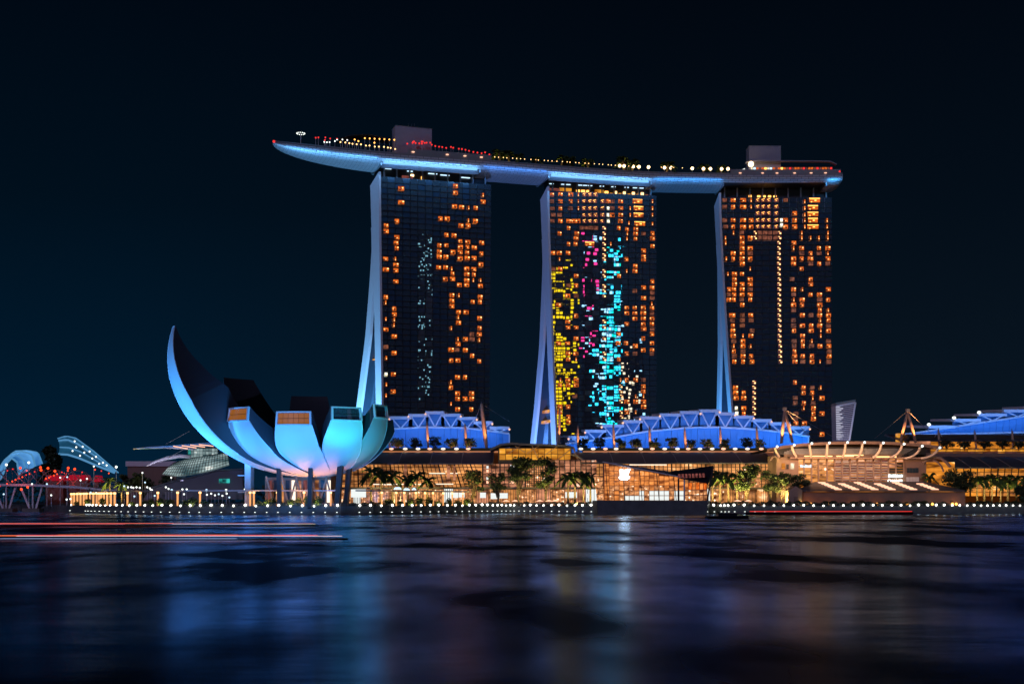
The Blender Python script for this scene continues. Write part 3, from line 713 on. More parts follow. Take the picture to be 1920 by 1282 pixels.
lamps('deck_lamp', 'warm white lamp along the left arm of the deck', 'white lamps on the left arm of the deck', [(639 + 7.9 * k + random.uniform(-2, 2), 267.2 + .92 * k + random.uniform(-.8, .8)) for k in range(14)], M['e_warm'], .42, 2)
lamps('deck_lamp', 'amber lamp by the dark pavilion on the deck', 'amber lamps at the dark pavilion', [(684 + 9.2 * k, 259.5 + .5 * k) for k in range(7)] + [(665, 262), (672, 265), (702, 268)], M['e_amber'], .45, 10)
lamps('deck_lamp', 'small red lamp near the deck tip', 'red lamps near the left tip of the deck', [(592, 258.5), (597, 258), (610, 258), (619, 260), (609, 263), (632, 260.5)], M['e_red'], .45, 6)
lamps('deck_lamp', 'small white lamp near the deck tip', 'white lamps near the left tip of the deck', [(608, 266.5), (613, 267), (618, 267), (628, 265), (632, 262), (642, 262), (651, 263)], M['e_white2'], .4, 6)
lamps('tip_beacon', 'red beacon at the pointed left tip of the deck', None, [(513.5, 265.6)], M['e_red'], .75, .1, False, 'beacon')
lamps('end_beacon', 'red beacon at the blunt right end of the deck', None, [(1574, 322)], M['e_red'], .75, 1, False, 'beacon')
lamps('garden_lantern', 'red lantern over the dark garden terrace on the deck', 'red lanterns on the garden terrace', [(763 + rnd.uniform(0, 44), 265.5 + rnd.uniform(0, 5)) for k in range(13)] + [(808 + 7.2 * k + rnd.uniform(-2, 2), 271.5 + 1.1 * k + rnd.uniform(-1.5, 2)) for k in range(16)], M['e_red'], .5, 4.5)
lamps('pool_light', 'thin warm light along the pool edge', 'small lights along the pool edge', [(926 + 8.5 * k + rnd.uniform(-2, 2), 294.5 + .585 * k * 1.0) for k in range(28)] + [(1178 + 21 * k + rnd.uniform(-5, 5), 311.8 + .65 * k) for k in range(8)], M['e_warm'], .27, 1.2, False)
lamps('flood_lamp', 'bright warm flood lamp on the pool edge', 'bright flood lamps on the pool edge', [(1162, 311), (1170, 311.5), (1187, 312.5), (1198, 313), (1216, 313.6), (1246, 314.5), (1258, 314.8), (1298, 316), (1319, 316.6), (1332, 316.8), (1353, 317), (1365, 316.8)], M['e_hot'], .95, 1.5)
lamps('star_lamp', 'brightest flood lamp, just left of the right lift block', None, [(1408, 308)], M['e_hot'], 1.7, 3)
# ring lamp on its mast at the left tip
p = deckP(s_of(564), 3, 0); z = ZZ(251, p.y); x = XX(564, p.y)
t = thing('ring_lamp', (x, p.y, ZR - .4), 'tall mast with a ring of white bulbs near the left tip of the deck', 'lamp')
MB().tube([(x, p.y, ZR - .4), (x, p.y, z)], .18, 6).build('mast', M['white'], t)
MB().tube([(x + 2.1 * math.cos(a * math.pi / 8), p.y + 2.1 * math.sin(a * math.pi / 8), z) for a in range(17)], .12, 4).build('ring', M['steel'], t)
for a in range(12): MB().ball((x + 2.1 * math.cos(a * math.pi / 6), p.y + 2.1 * math.sin(a * math.pi / 6), z + .1), .28, 6, 4).build('bulb', M['e_white2'], t)

# ------------------------------------------------------------------ lotus shaped museum
MC = Vector((XX(590, 450), 450, 0))
mus = thing('lotus_museum', (MC.x, MC.y, DZ), 'white lotus shaped museum with ten upturned petals lit blue from below', 'museum')
Z0 = 12.8
def petal(al, Rr, B, zt, wt, th, label=None, cap=None, over=False, bmax=18.0, wpow=1.0, roll=52):
    """al: heading from the viewer's side, degrees to the right"""
    am = math.acos((B - (zt - Z0)) / B) if not over else math.pi - math.acos(((zt - Z0) - B) / B)
    rt = Rr * math.sin(am); nt_ = 26; nu = 8
    bt = math.degrees(wt / 2 / rt)
    def outer(t, u):      # u -1..1
        a = max(.03, am * t); r = Rr * math.sin(a); z = Z0 + B * (1 - math.cos(a))
        k = max(0, (t - .66) / .34); be = bmax + (bt - bmax) * min(1, k) ** (1 / wpow) if t > .66 else bmax
        an = R(al + be * u + roll * max(0, 1 - r / 26) ** 1.5); n = Vector((math.cos(a) and 0, 0, 0))
        nv = Vector((math.sin(an) * -math.sin(a) / Rr, math.cos(an) * math.sin(a) / Rr, math.cos(a) / B)).normalized()   # inward normal
        return Vector((MC.x + r * math.sin(an), MC.y - r * math.cos(an), z)), nv
    def inner(t, u):
        p, nv = outer(t, u * .985); d = lerp(th, t)
        k = 0 if over else max(0, min(1, (t - .55) / .45)); k = k * k * (3 - 2 * k)
        dv = nv * (1 - k) + Vector((nv.x * .12, nv.y * .12, 1)) * k; return p + dv * d
    pt = thing('petal', (MC.x, MC.y, Z0), None, None) if False else None
    b = MB(); b.grid(lambda i, j: outer(i / nt_, -1 + 2 * j / nu)[0], nt_, nu)
    ob = b.build('petal', M['petal'], mus, smooth=True, label=label)
    b = MB()
    b.grid(lambda i, j: inner(i / nt_, -1 + 2 * j / nu), nt_, nu)
    for u in (-1, 1): b.grid(lambda i, j: outer(i / nt_, u * .999)[0] if j == 0 else inner(i / nt_, u), nt_, 1)
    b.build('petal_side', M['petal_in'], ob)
    # pale edge trim along both borders
    b = MB()
    for u in (-1, 1): b.tube([outer(i / nt_, u)[0] for i in range(9, nt_ + 1)], .16, 4)
    b.tube([outer(1, -1 + 2 * j / nu)[0] for j in range(nu + 1)], .16, 4)
    b.build('edge_trim', M['beam'], ob)
    # end cap with its skylight
    c = [outer(1, -1)[0], outer(1, 1)[0], inner(1, 1), inner(1, -1)]; sag = rt * (1 - math.cos(R(bt)))
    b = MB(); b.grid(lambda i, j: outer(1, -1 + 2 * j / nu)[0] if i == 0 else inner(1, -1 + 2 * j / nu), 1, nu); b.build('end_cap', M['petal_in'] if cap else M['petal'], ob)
    if cap:
        od = (c[0] + c[1] + c[2] + c[3]) / 4 - MC; od = Vector((od.x, od.y, 0)).normalized()
        def Q(u, v, k): return (c[0].lerp(c[1], u)).lerp(c[3].lerp(c[2], u), v) + od * (k + sag * 4 * u * (1 - u))
        b = MB()
        for (u0, u1, v0, v1) in [(k / 6, (k + 1) / 6, .90, 1.0) for k in range(6)] + [(k / 6, (k + 1) / 6, 0, .08) for k in range(6)] + [(0, .05, .08, .90), (.95, 1, .08, .90)]:
            b.hexa([Q(u0, v0, .05), Q(u1, v0, .05), Q(u1, v1, .05), Q(u0, v1, .05), Q(u0, v0, .8), Q(u1, v0, .8), Q(u1, v1, .8), Q(u0, v1, .8)])
        b.build('skylight_frame', M['beam'], ob)
        nc, nr = 6, 2
        for i in range(nc):
            for j in range(nr):
                u0, u1 = .055 + .89 * i / nc + .006, .055 + .89 * (i + 1) / nc - .006; v0, v1 = .09 + .80 * j / nr + .02, .09 + .80 * (j + 1) / nr - .02
                MB().hexa([Q(u0, v0, .1), Q(u1, v0, .1), Q(u1, v1, .1), Q(u0, v1, .1), Q(u0, v0, .3), Q(u1, v0, .3), Q(u1, v1, .3), Q(u0, v1, .3)]).build('pane', cap, ob)
        for i in range(6):
            MB().hexa([Q(.05 + .15 * i, .08, .02), Q(.05 + .15 * (i + 1), .08, .02), Q(.05 + .15 * (i + 1), .9, .02), Q(.05 + .15 * i, .9, .02), Q(.05 + .15 * i, .08, .09), Q(.05 + .15 * (i + 1), .08, .09), Q(.05 + .15 * (i + 1), .9, .09), Q(.05 + .15 * i, .9, .09)]).build('glazing_back', M['dark'], ob)
TH = [(0, 2.5), (.3, 5), (.7, 7.5), (1, 4.6)]
petal(-65, 50, 41, 63.2, 3.6, [(0, 3), (.25, 7), (.45, 13), (.62, 14), (.8, 9), (1, .3)], 'tallest petal, sweeping up to a sharp point on the left', None, True, bmax=13, wpow=1.0)
petal(-97, 50, 41, 33, 11, [(0, 3), (.5, 5), (1, 4.2)], 'short petal cut off low behind the tallest one', None, bmax=15)
petal(-41, 33.5, 22, 31.2, 11, TH, 'petal with an amber skylight left of centre', M['windowamber'])
petal(-5, 30, 22, 29.6, 12.2, TH, 'central petal with an amber skylight facing the water', M['windowamber'])
petal(31, 28.5, 22, 31.4, 11.2, TH, 'petal with a dark skylight right of centre', M['glass'])
petal(64, 27.5, 22, 33, 8.6, TH, 'rightmost petal with a dark skylight', M['glass'])
petal(-132, 48, 42, 42.5, 14, [(0, 3), (.5, 8), (1, 8)], 'grey petal rising behind on the left', None)
petal(-168, 38, 34, 37.3, 14, [(0, 3), (.5, 7), (1, 7)], 'grey petal rising behind the centre', None)
petal(155, 32, 24, 32, 11, TH, None, None)
petal(105, 29, 22, 29, 9, TH, None, None)
# legs and the base building
for k, (px0, px1, Yt, Yb, wd) in enumerate(((523, 524, 438, 434, 1.4), (583, 581, 436, 432, 1.4), (640, 632, 440, 434, 1.7), (657, 648, 446, 440, 1.5), (462, 471, 458, 452, 1.3))):
    MB().bar((XX(px0, Yt), Yt, 17.5 if k < 2 else 20), (XX(px1, Yb), Yb, DZ - .5), wd, wd * 1.3).build('column', M['dark'], mus)
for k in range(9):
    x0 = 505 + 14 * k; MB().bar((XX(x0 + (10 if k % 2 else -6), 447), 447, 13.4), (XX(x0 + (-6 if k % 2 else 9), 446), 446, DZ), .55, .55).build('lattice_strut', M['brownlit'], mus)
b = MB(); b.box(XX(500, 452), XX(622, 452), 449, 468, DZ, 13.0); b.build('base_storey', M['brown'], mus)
for k in range(11):
    x = 503 + 11 * k; mt = [M['suite'], M['mallpink'], M['e_shop'], M['glassb'], M['mall'], M['glassb']][(k * 5) % 6]
    b = MB(); b.box(XX(x, 449), XX(x + 7, 449), 448.7, 448.95, 4.2, 12); b.build('window', mt, mus)
# stair tower left of the base
st = thing('stair_tower', (XX(466, 452), 452, DZ), 'blue lit stair tower with glass landings at the left foot of the museum', 'stair tower')
b = MB(); b.box(XX(461, 452), XX(472, 452), 450, 456, DZ, 19); b.build('shaft', M['white'], st)
for z in (7.6, 13.5): MB().box(XX(448, 452), XX(461.5, 452), 450, 454, z, z + .35).build('landing', M['white'], st)
# floods under the museum
BL = (.045, .35, 1.0)
KB = 1.5
def musfl(px, Y, tx, tY, tz, e, col, ang=70, bl=.9): spot('museum_flood', (XX(px, Y), Y, 3.6), (XX(tx, tY), tY, tz), ang, e * KB, col, bl, 1.5)
musfl(165, 421, 345, 446, 38, 150000, BL, 75, .35); musfl(240, 430, 420, 440, 22, 60000, BL, 50)
musfl(452, 424, 446, 429, 24, 9000, BL, 52); musfl(420, 400, 445, 424, 26, 12000, BL, 24)
musfl(475, 402, 480, 426, 24, 30000, BL, 70)
musfl(555, 395, 550, 424, 22, 46000, BL, 85)
musfl(650, 402, 632, 430, 22, 26000, (.06, .30, .85), 80)
musfl(640, 405, 645, 424, 28, 26000, (.01, .75, .55), 36)
musfl(715, 415, 700, 436, 27, 11000, (.02, .72, .68), 60)
spot('museum_underlight', (XX(560, 440), 440, 4), (XX(560, 440), 440, 13), 140, 7000, (1, .38, .12), .9, 1.5)
spot('museum_underlight', (XX(625, 441), 441, 4), (XX(625, 441), 441, 14), 130, 4200, (1, .35, .2), .9, 1.5)
spot('museum_underlight', (XX(505, 441), 441, 4), (XX(505, 441), 441, 14), 130, 2600, (1, .38, .15), .9, 1.5)

# ------------------------------------------------------------------ tower and deck lighting
for (P, ux, col, e, tz) in ((P1, -34, (.15, .46, .9), 800000, 95), (P2, -30, (.13, .30, .85), 400000, 100), (P3, -30, (.07, .36, .9), 380000, 90)):
    p = P(ux, 8, 6); q = P(0, 14, tz); spot('blade_flood', p, q, 120, e, col, .6, 1)
p = P1(-26, 30, 6); spot('blade_flood', p, P1(0, 44, 50), 90, 90000, (.07, .6, .9), .8, 1)
# hull wash lamps: strips fixed out from the rim, shining down and in
def hullwash(pa, pb, e, col, out=1.3, dz=4.0, sy=.4):
    n = max(1, int((s_of(pb) - s_of(pa)) / 22))
    for k in range(n):
        a = s_of(pa) + (s_of(pb) - s_of(pa)) * k / n; c = s_of(pa) + (s_of(pb) - s_of(pa)) * (k + 1) / n; m = (a + c) / 2
        p = deckP(m, -out, dz * min(1, .35 + dep(m))); q = deckP(m, 5 * wid(m) / WD, 5.4 * dep(m)); _, t = rimP(m)
        o = area('hull_wash', p, q, (c - a) * .96, sy, e * (c - a), col)
        zd = (Vector(q) - Vector(p)).normalized(); xd = t - zd * t.dot(zd); xd.normalize(); yd = (-zd).cross(xd)
        o.rotation_euler = Matrix((xd, yd, -zd)).transposed().to_euler()
HB = (.12, .46, 1.0)
hullwash(535, 712, 40, HB); hullwash(904, 1029, 26, (.06, .30, 1)); hullwash(1225, 1356, 32, (.05, .36, 1)); hullwash(1553, 1577, 60, (.06, .42, 1))

# ------------------------------------------------------------------ event halls with stepped blue roofs
def hall(label, Y, wallpx, chord, segs, base_z, panels=True, endx=None, e=1.0, lowpx=None):
    """wallpx: left/right px of the wall; chord: bottom chord (px,py); segs: (px0,px1,py) roof plates"""
    x0, x1 = XX(wallpx[0], Y), XX(wallpx[1], Y)
    t = thing('event_hall', ((x0 + x1) / 2, Y, base_z), label, 'hall', 'event halls with stepped roofs')
    # lower membrane wall up to the chord, in upright panels, slightly bowed
    n = int((wallpx[1] - wallpx[0]) / 12)
    for k in range(n):
        a = wallpx[0] + (wallpx[1] - wallpx[0]) * k / n; c = wallpx[0] + (wallpx[1] - wallpx[0]) * (k + 1) / n
        za, zc = ZZ(lerp(chord, a), Y), ZZ(lerp(chord, c), Y)
        b = MB(); g = .06
        lo = base_z if lowpx is None else None
        la = base_z if lo is not None else ZZ(lerp(lowpx, a), Y); lc = base_z if lo is not None else ZZ(lerp(lowpx, c), Y)
        if min(za - la, zc - lc) < .3: continue
        X0, X1 = XX(a, Y) + g, XX(c, Y) - g
        m_ = 4
        for q in range(m_):
            f0, f1 = q / m_, (q + 1) / m_; o0, o1 = -1.2 * math.sin(f0 * 2.2), -1.2 * math.sin(f1 * 2.2)
            b.hexa([(X0, Y + o0, la + (za - la) * f0), (X1, Y + o0, lc + (zc - lc) * f0), (X1, Y + 2, lc + (zc - lc) * f0), (X0, Y + 2, la + (za - la) * f0),
                    (X0, Y + o1, la + (za - la) * f1), (X1, Y + o1, lc + (zc - lc) * f1), (X1, Y + 2, lc + (zc - lc) * f1), (X0, Y + 2, la + (za - la) * f1)])
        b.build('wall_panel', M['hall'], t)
    # bottom chord tube
    b = MB(); b.tube([(XX(p, Y - 2), Y - 2, ZZ(q, Y - 2)) for p, q in chord], .5, 6); b.build('chord', M['beam'], t)
    for (a, c, py) in segs:
        Yt = Y - 2; xa, xc = XX(a, Yt), XX(c, Yt); zt = ZZ(py, Yt)
        # roof plate running back, pale underside
        MB().hexa([(xa, Yt - .8, zt - 1.25), (xc, Yt - .8, zt - 1.25), (xc, Yt + 34, zt - .9 + 2), (xa, Yt + 34, zt - .9 + 2), (xa, Yt - .8, zt + .15), (xc, Yt - .8, zt + .15), (xc, Yt + 34, zt + .15 + 2), (xa, Yt + 34, zt + .15 + 2)]).build('roof_plate', M['beam'], t)
        mid = (a + c) / 2 ; zc_ = ZZ(lerp(chord, mid), Yt)
        for s_ in (-1, 1):
            MB().bar((xa + (xc - xa) * (.5 + .38 * s_), Yt, zt - .9), (xa + (xc - xa) * (.5 + .02 * s_), Yt, zc_ + .3), .55, .55).build('diagonal', M['beam'], t)
        # clerestory membrane behind the truss
        za, zb_ = ZZ(lerp(chord, a), Y), ZZ(lerp(chord, c), Y)
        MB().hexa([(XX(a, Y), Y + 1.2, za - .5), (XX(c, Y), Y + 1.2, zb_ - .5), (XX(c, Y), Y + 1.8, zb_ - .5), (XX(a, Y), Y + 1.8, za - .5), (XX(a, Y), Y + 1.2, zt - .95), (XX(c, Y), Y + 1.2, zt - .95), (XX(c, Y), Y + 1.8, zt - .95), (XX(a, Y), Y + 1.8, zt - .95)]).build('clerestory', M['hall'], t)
        # rounded nose at the step, its brightness added as glow
        nx = xa if (py <= segs[0][2] and mid < (wallpx[0] + wallpx[1]) / 2) or mid < (wallpx[0] + wallpx[1]) / 2 else xc
        MB().ball((nx, Yt - .6, zt - (1.2 if not lowpx else -.6)), .5 if not lowpx else .95, 8, 5, 1 if not lowpx else .7).build('step_nose', M['e_peach'] if not lowpx else M['e_white2'], t)
    if lowpx: 
        b = MB(); b.tube([(XX(p, Y - 1.6), Y - 1.6, ZZ(q - .5, Y - 1.6)) for p, q in lowpx], .5, 6); b.build('base_beam', M['beam'], t)
    # posts at hall ends
    for p in (wallpx[0], wallpx[1] if endx is None else endx):
        zc_ = ZZ(lerp(chord, p), Y - 2); b = MB(); b.bar((XX(p, Y - 2), Y - 2, base_z), (XX(p, Y - 2), Y - 2, zc_), .6, .6); b.build('end_post', M['beam'], t)
    return t
CH1 = [(690, 812), (735, 804), (800, 800.5), (870, 802), (900, 805), (955, 813)]
SG1 = [(730, 773, 781), (766, 803, 776.5), (798, 833, 771.5), (827, 864, 776), (858, 894, 782), (888, 923, 790), (918, 955, 800)]
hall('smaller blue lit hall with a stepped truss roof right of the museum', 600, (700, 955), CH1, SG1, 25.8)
CH2 = [(1060, 832), (1100, 827), (1160, 818), (1216, 808), (1291, 801.5), (1347, 800.5), (1418, 804.6), (1460, 809), (1518, 818)]
SG2 = [(1066, 1103, 818), (1097, 1137, 806), (1128, 1170, 796), (1168, 1205, 788), (1200, 1240, 781), (1237, 1277, 775.5), (1274, 1313, 771), (1310, 1349, 768), (1342, 1378, 773.5), (1375, 1413, 779.5), (1409, 1446, 786), (1442, 1481, 792), (1480, 1518, 799.5)]
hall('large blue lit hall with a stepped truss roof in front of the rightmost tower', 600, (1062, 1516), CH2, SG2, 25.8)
CH3 = [(1696, 814), (1741, 808), (1814, 796), (1920, 780), (2010, 770), (2100, 772)]
SG3 = [(1741, 1790, 798), (1788, 1838, 785.5), (1835, 1887, 775.5), (1881, 1935, 768), (1930, 1985, 762), (1980, 2035, 764)]
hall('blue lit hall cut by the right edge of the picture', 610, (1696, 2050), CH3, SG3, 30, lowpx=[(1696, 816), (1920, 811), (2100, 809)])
# washing strips in front of the halls
def hallwash(px0, px1, Y, z, e, col=(.01, .25, 1.0), tz=50):
    n = max(1, int((px1 - px0) / 60))
    for k in range(n):
        a = XX(px0 + (px1 - px0) * k / n, Y); c = XX(px0 + (px1 - px0) * (k + 1) / n, Y)
        o = area('hall_wash', ((a + c) / 2, Y, z), ((a + c) / 2, Y + 12, z + 9), (c - a) * .95, .6, e * (c - a), col)
hallwash(702, 955, 590, 26.4, 26); hallwash(1066, 1516, 590, 26.4, 30); hallwash(1700, 2040, 600, 36.6, 16)
def trusswash(pts, Y, e, col=(.10, .32, 1.0)):
    for (a, za), (c, zc) in zip(pts, pts[1:]):
        p = Vector((XX(a, Y), Y, ZZ(za, Y))); q = Vector((XX(c, Y), Y, ZZ(zc, Y))); m_ = (p + q) / 2
        area('truss_wash', m_, m_ + Vector((0, 10, 6)), (q - p).length * .95, .5, e * (q - p).length, col)
trusswash([(725, 808), (800, 806), (870, 807), (955, 817)], 589, 52); trusswash([(1066, 830), (1130, 826), (1190, 818), (1250, 811), (1310, 807), (1370, 807), (1430, 811), (1516, 822)], 589, 56); trusswash([(1736, 816), (1814, 803), (1920, 787), (2030, 780)], 598, 52)
area('hall_end_wash', (XX(1512, 596), 588, 27), (XX(1500, 600), 600, 34), 2, 2, 1500, (.05, .35, 1))

# ------------------------------------------------------------------ shopping mall
mall = thing('shopping_mall', (XX(900, 520), 520, DZ), 'long low shopping mall with warm lit glass front behind the waterside trees', 'mall')
def facade(px0, px1, Y, py0, py1, m, dx=8, dy=6.2, curve=0, root=mall, name='glass_front', mull=None, lean=0):
    """bays of lit glazing behind a mullion grid"""
    nb = max(1, round((px1 - px0) / 64))
    for k in range(nb):
        a = px0 + (px1 - px0) * k / nb; c = px0 + (px1 - px0) * (k + 1) / nb
        xa, xc = XX(a, Y), XX(c, Y); z0, z1 = ZZ(py1, Y), ZZ(py0, Y)
        MB().hexa([(xa, Y, z0), (xc, Y, z0), (xc, Y + .3, z0), (xa, Y + .3, z0), (xa, Y + lean, z1), (xc, Y + lean, z1), (xc, Y + .3 + lean, z1), (xa, Y + .3 + lean, z1)]).build(name, m, root)
    b = MB(); n = round((px1 - px0) / dx); xa, xc = XX(px0, Y), XX(px1, Y); z0, z1 = ZZ(py1, Y), ZZ(py0, Y)
    for k in range(n + 1):
        x = xa + (xc - xa) * k / n; w_ = .14 if k % 4 else .28
        sh = curve * (x - xa) / (xc - xa)
        b.hexa([(x - w_, Y - .45, z0), (x + w_, Y - .45, z0), (x + w_, Y - .02, z0), (x - w_, Y - .02, z0), (x - w_ - sh, Y - .45 + lean, z1), (x + w_ - sh, Y - .45 + lean, z1), (x + w_ - sh, Y - .02 + lean, z1), (x - w_ - sh, Y - .02 + lean, z1)])
    m_ = max(1, round((py1 - py0) / dy))
    for k in range(m_ + 1):
        z = z0 + (z1 - z0) * k / m_; yy = Y + lean * k / m_
        b.box(xa, xc, yy - .4, yy - .03, z - .1, z + .1)
    b.build('mullion_grid', mull or M['mullion'], root, kind='stuff')
facade(640, 905, 520, 869, 914, M['mall'], curve=3.5, lean=1.5)
facade(905, 1100, 520, 869, 914, M['mallpink'], lean=1.5)
facade(1100, 1460, 520, 869, 914, M['mall'], lean=1.5)
facade(1770, 2050, 520, 877, 930, M['mallgold'], dx=12, dy=8, curve=-4, lean=1.5)
# bright floor strips inside
rnd = random.Random(5)
for (a, c, y) in ((805, 835, 887), (842, 858, 887), (700, 790, 907.5), (815, 850, 907), (720, 735, 908), (1180, 1250, 871), (1290, 1300, 905), (1385, 1405, 905)):
    b = MB(); b.box(XX(a, 519.4), XX(c, 519.4), 519.2, 519.5, ZZ(y + .8, 519.4), ZZ(y - .8, 519.4)); b.build('light_strip', M['e_shop'], mall)
for (x, w_, y0, y1) in ((757, 6, 870, 914), (838, 6, 873, 905), (850, 4, 873, 900), (1395, 4, 870, 915), (1417, 8, 868, 915), (1409, 3, 868, 915)):
    b = MB(); b.box(XX(x, 519.4), XX(x + w_, 519.4), 519.0, 519.4, ZZ(y1, 519.4), ZZ(y0, 519.4)); b.build('pillar', M['mallpink'] if x < 1300 else M['shop'], mall)
# shop level: separate shop fronts under the canopy
x = 640
while x < 1470:
    w_ = rnd.choice((14, 18, 22, 26)); mt = rnd.choice([M['shop'], M['shop'], M['shop'], M['mall'], M['mallpink'], M['e_screen'] if rnd.random() < .5 else M['shop']])
    if 650 < x < 700: mt = M['e_screen'] if x < 672 else M['shop']
    y0 = 916 + rnd.choice((0, 1, 2)); 
    b = MB(); xa, xc = XX(x + .8, 515), XX(x + w_ - .8, 515)
    b.box(xa, xc, 515, 515.3, DZ, ZZ(y0, 515)); b.build('shop_front', mt, mall)
    b = MB()
    for k in range(4): xx = xa + (xc - xa) * (k + .5) / 4; b.box(xx - .09, xx + .09, 514.8, 514.98, DZ, ZZ(y0, 515))
    b.build('shop_frame', M['mullion'], mall)
    x += w_
for (a, c, y0, y1) in ((658, 686, 917, 932), (848, 859, 923, 933), (860, 871, 923, 932), (900, 911, 923, 933), (920, 932, 924, 935), (933, 952, 924, 934), (1060, 1082, 922, 933), (1100, 1112, 925, 933), (1452, 1480, 926, 936)):
    MB().box(XX(a, 514), XX(c, 514), 514.2, 514.5, ZZ(y1, 514), ZZ(y0, 514)).build('bright_shop_window', M['e_screen'], mall)
MB().box(XX(640, 516), XX(1470, 516), 515.6, 518, DZ, 9.8).build('ground_storey', M['brown'], mall)
MB().box(XX(640, 506), XX(1330, 506), 503, 515.5, 9.6, 10.2).build('canopy', M['roofdark'], mall)
MB().box(XX(1330, 510), XX(1480, 510), 508, 515.5, 9.6, 10.1).build('canopy', M['roofdark'], mall)
# curved roof bays, seams between them
def roofbays(px0, px1, step, y_low, y_top, Y0=517, Y1=545, root=mall, m=None, side=0):
    n = max(1, round((px1 - px0) / step))
    z0, z1 = ZZ(y_low, Y0), ZZ(y_top, Y1)
    for k in range(n):
        a = px0 + (px1 - px0) * k / n; c = px0 + (px1 - px0) * (k + 1) / n
        b = MB(); ns = 6
        def Pt(i, j):
            f = i / ns; yy = Y0 + (Y1 - Y0) * f; z = z0 + (z1 - z0) * math.sin(f * math.pi / 2)
            return ((XX(a, Y0) if j == 0 else XX(c, Y0) - .25) - side * f * 0, yy, z)
        b.grid(Pt, ns, 1); b.grid(lambda i, j: (Pt(0, i)[0], Y0, z0 - .5 * j), 1, 1); b.build('roof_bay', m or M['roofdark'], root)
        b = MB(); b.tube([(Pt(i, 1)[0] + .12, Pt(i, 1)[1], Pt(i, 1)[2] + .12) for i in range(ns + 1)], .16, 4); b.build('roof_seam', M['steel'], root)
roofbays(630, 925, 60, 868, 847.5); roofbays(1090, 1452, 60, 867, 847.5); roofbays(1782, 2050, 36, 876, 856, m=M['roofdark'])
b = MB(); b.box(XX(620, 546), XX(2100, 546), 545.2, 700, 3, 25.2); b.build('podium', M['brown'], mall)
# terrace ledge: glowing fascia with small lights on it
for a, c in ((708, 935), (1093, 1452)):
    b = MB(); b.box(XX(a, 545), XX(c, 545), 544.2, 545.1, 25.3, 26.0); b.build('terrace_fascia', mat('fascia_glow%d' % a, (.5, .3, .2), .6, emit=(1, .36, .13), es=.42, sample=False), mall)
    b = MB(); b.box(XX(a, 548), XX(c, 548), 547, 549, 25.3, 27.4); b.build('terrace_hedge', M['leafdark'], mall)
tl = [734, 760, 784, 806, 831, 856, 878] + [1089, 1112, 1135, 1155, 1201, 1223, 1246, 1270, 1290, 1312, 1335, 1356, 1378, 1401, 1427, 1449]
def ordn(k):
    if k < 20: return ORD[k]
    T_ = ['twenty', 'thirty', 'forty', 'fifty', 'sixty', 'seventy', 'eighty', 'ninety']
    q, r_ = divmod(k + 1, 10)
    return (T_[q - 2] + '-' + ORD[r_ - 1]) if r_ else T_[q - 2][:-1] + 'ieth'
for k, p in enumerate(tl):
    x = XX(p, 544.6); s = k if k < 7 else k - 7
    b = MB(); b.ball((x, 544, 26.9), 1.0, 10, 5, .5); b.cur = 0
    tag(b.build('terrace_light', M['e_shop'] if k % 3 else M['e_peach'], at=(x, 544, 26.4)), '%s light from the left on the terrace edge below the %s hall' % (ORD[s], 'smaller' if k < 7 else 'large'), 'light', 'lights along the terrace edge')
# atrium between the halls
at = thing('atrium', (XX(1000, 520), 520, DZ), 'glass atrium with amber upper windows and a low curved dark roof between the two halls', 'atrium')
pa = [(918, 842), (938, 832), (960, 829.5), (975, 831), (1010, 832), (1060, 834), (1075, 838)]
b = MB(); b.grid(lambda i, j: (XX(pa[i][0], 521), 519 + 22 * (j // 2), ZZ(pa[i][1], 521) + (0 if j in (0, 3) else -0) + (-.9 if j in (0, 3) else 0)), len(pa) - 1, 3); b.build('roof', M['roofdark'], at)
n = 11
for k in range(n):
    a = 936 + 134 * k / n; c = 936 + 134 * (k + 1) / n
    for j in range(2):
        z0, z1 = ZZ(862 - 11 * j, 521), ZZ(862 - 11 * (j + 1), 521)
        MB().box(XX(a, 521) + .12, XX(c, 521) - .12, 521, 521.3, z0 + .12, z1 - .12).build('pane', M['amber'], at)
MB().box(XX(934, 521.6), XX(1072, 521.6), 521.4, 540, 20, ZZ(839, 521.6)).build('clerestory_frame', M['mullion'], at)
for (a, c) in (((953, 850), (975, 836)), ((988, 850), (1010, 836)), ((1022, 852), (1046, 836)), ((1045, 862), (1072, 840)), ((998, 836), (1010, 862)), ((966, 836), (985, 848))):
    MB().bar((XX(a[0], 520.3), 520.3, ZZ(a[1], 520.3)), (XX(c[0], 520.3), 520.3, ZZ(c[1], 520.3)), .3, .3).build('brace', M['brownlit'], at)
MB().tube([(XX(p, 519.5), 519.5, ZZ(q, 519.5)) for p, q in ((1075, 838), (1079, 850), (1086, 866), (1092, 872))], .35, 5).build('edge_rib', M['brownlit'], at)
MB().tube([(XX(p, 519.5), 519.5, ZZ(q, 519.5)) for p, q in ((1070, 851), (1082, 854), (1092, 861), (1102, 872))], .4, 5).build('edge_rib', M['steel'], at)
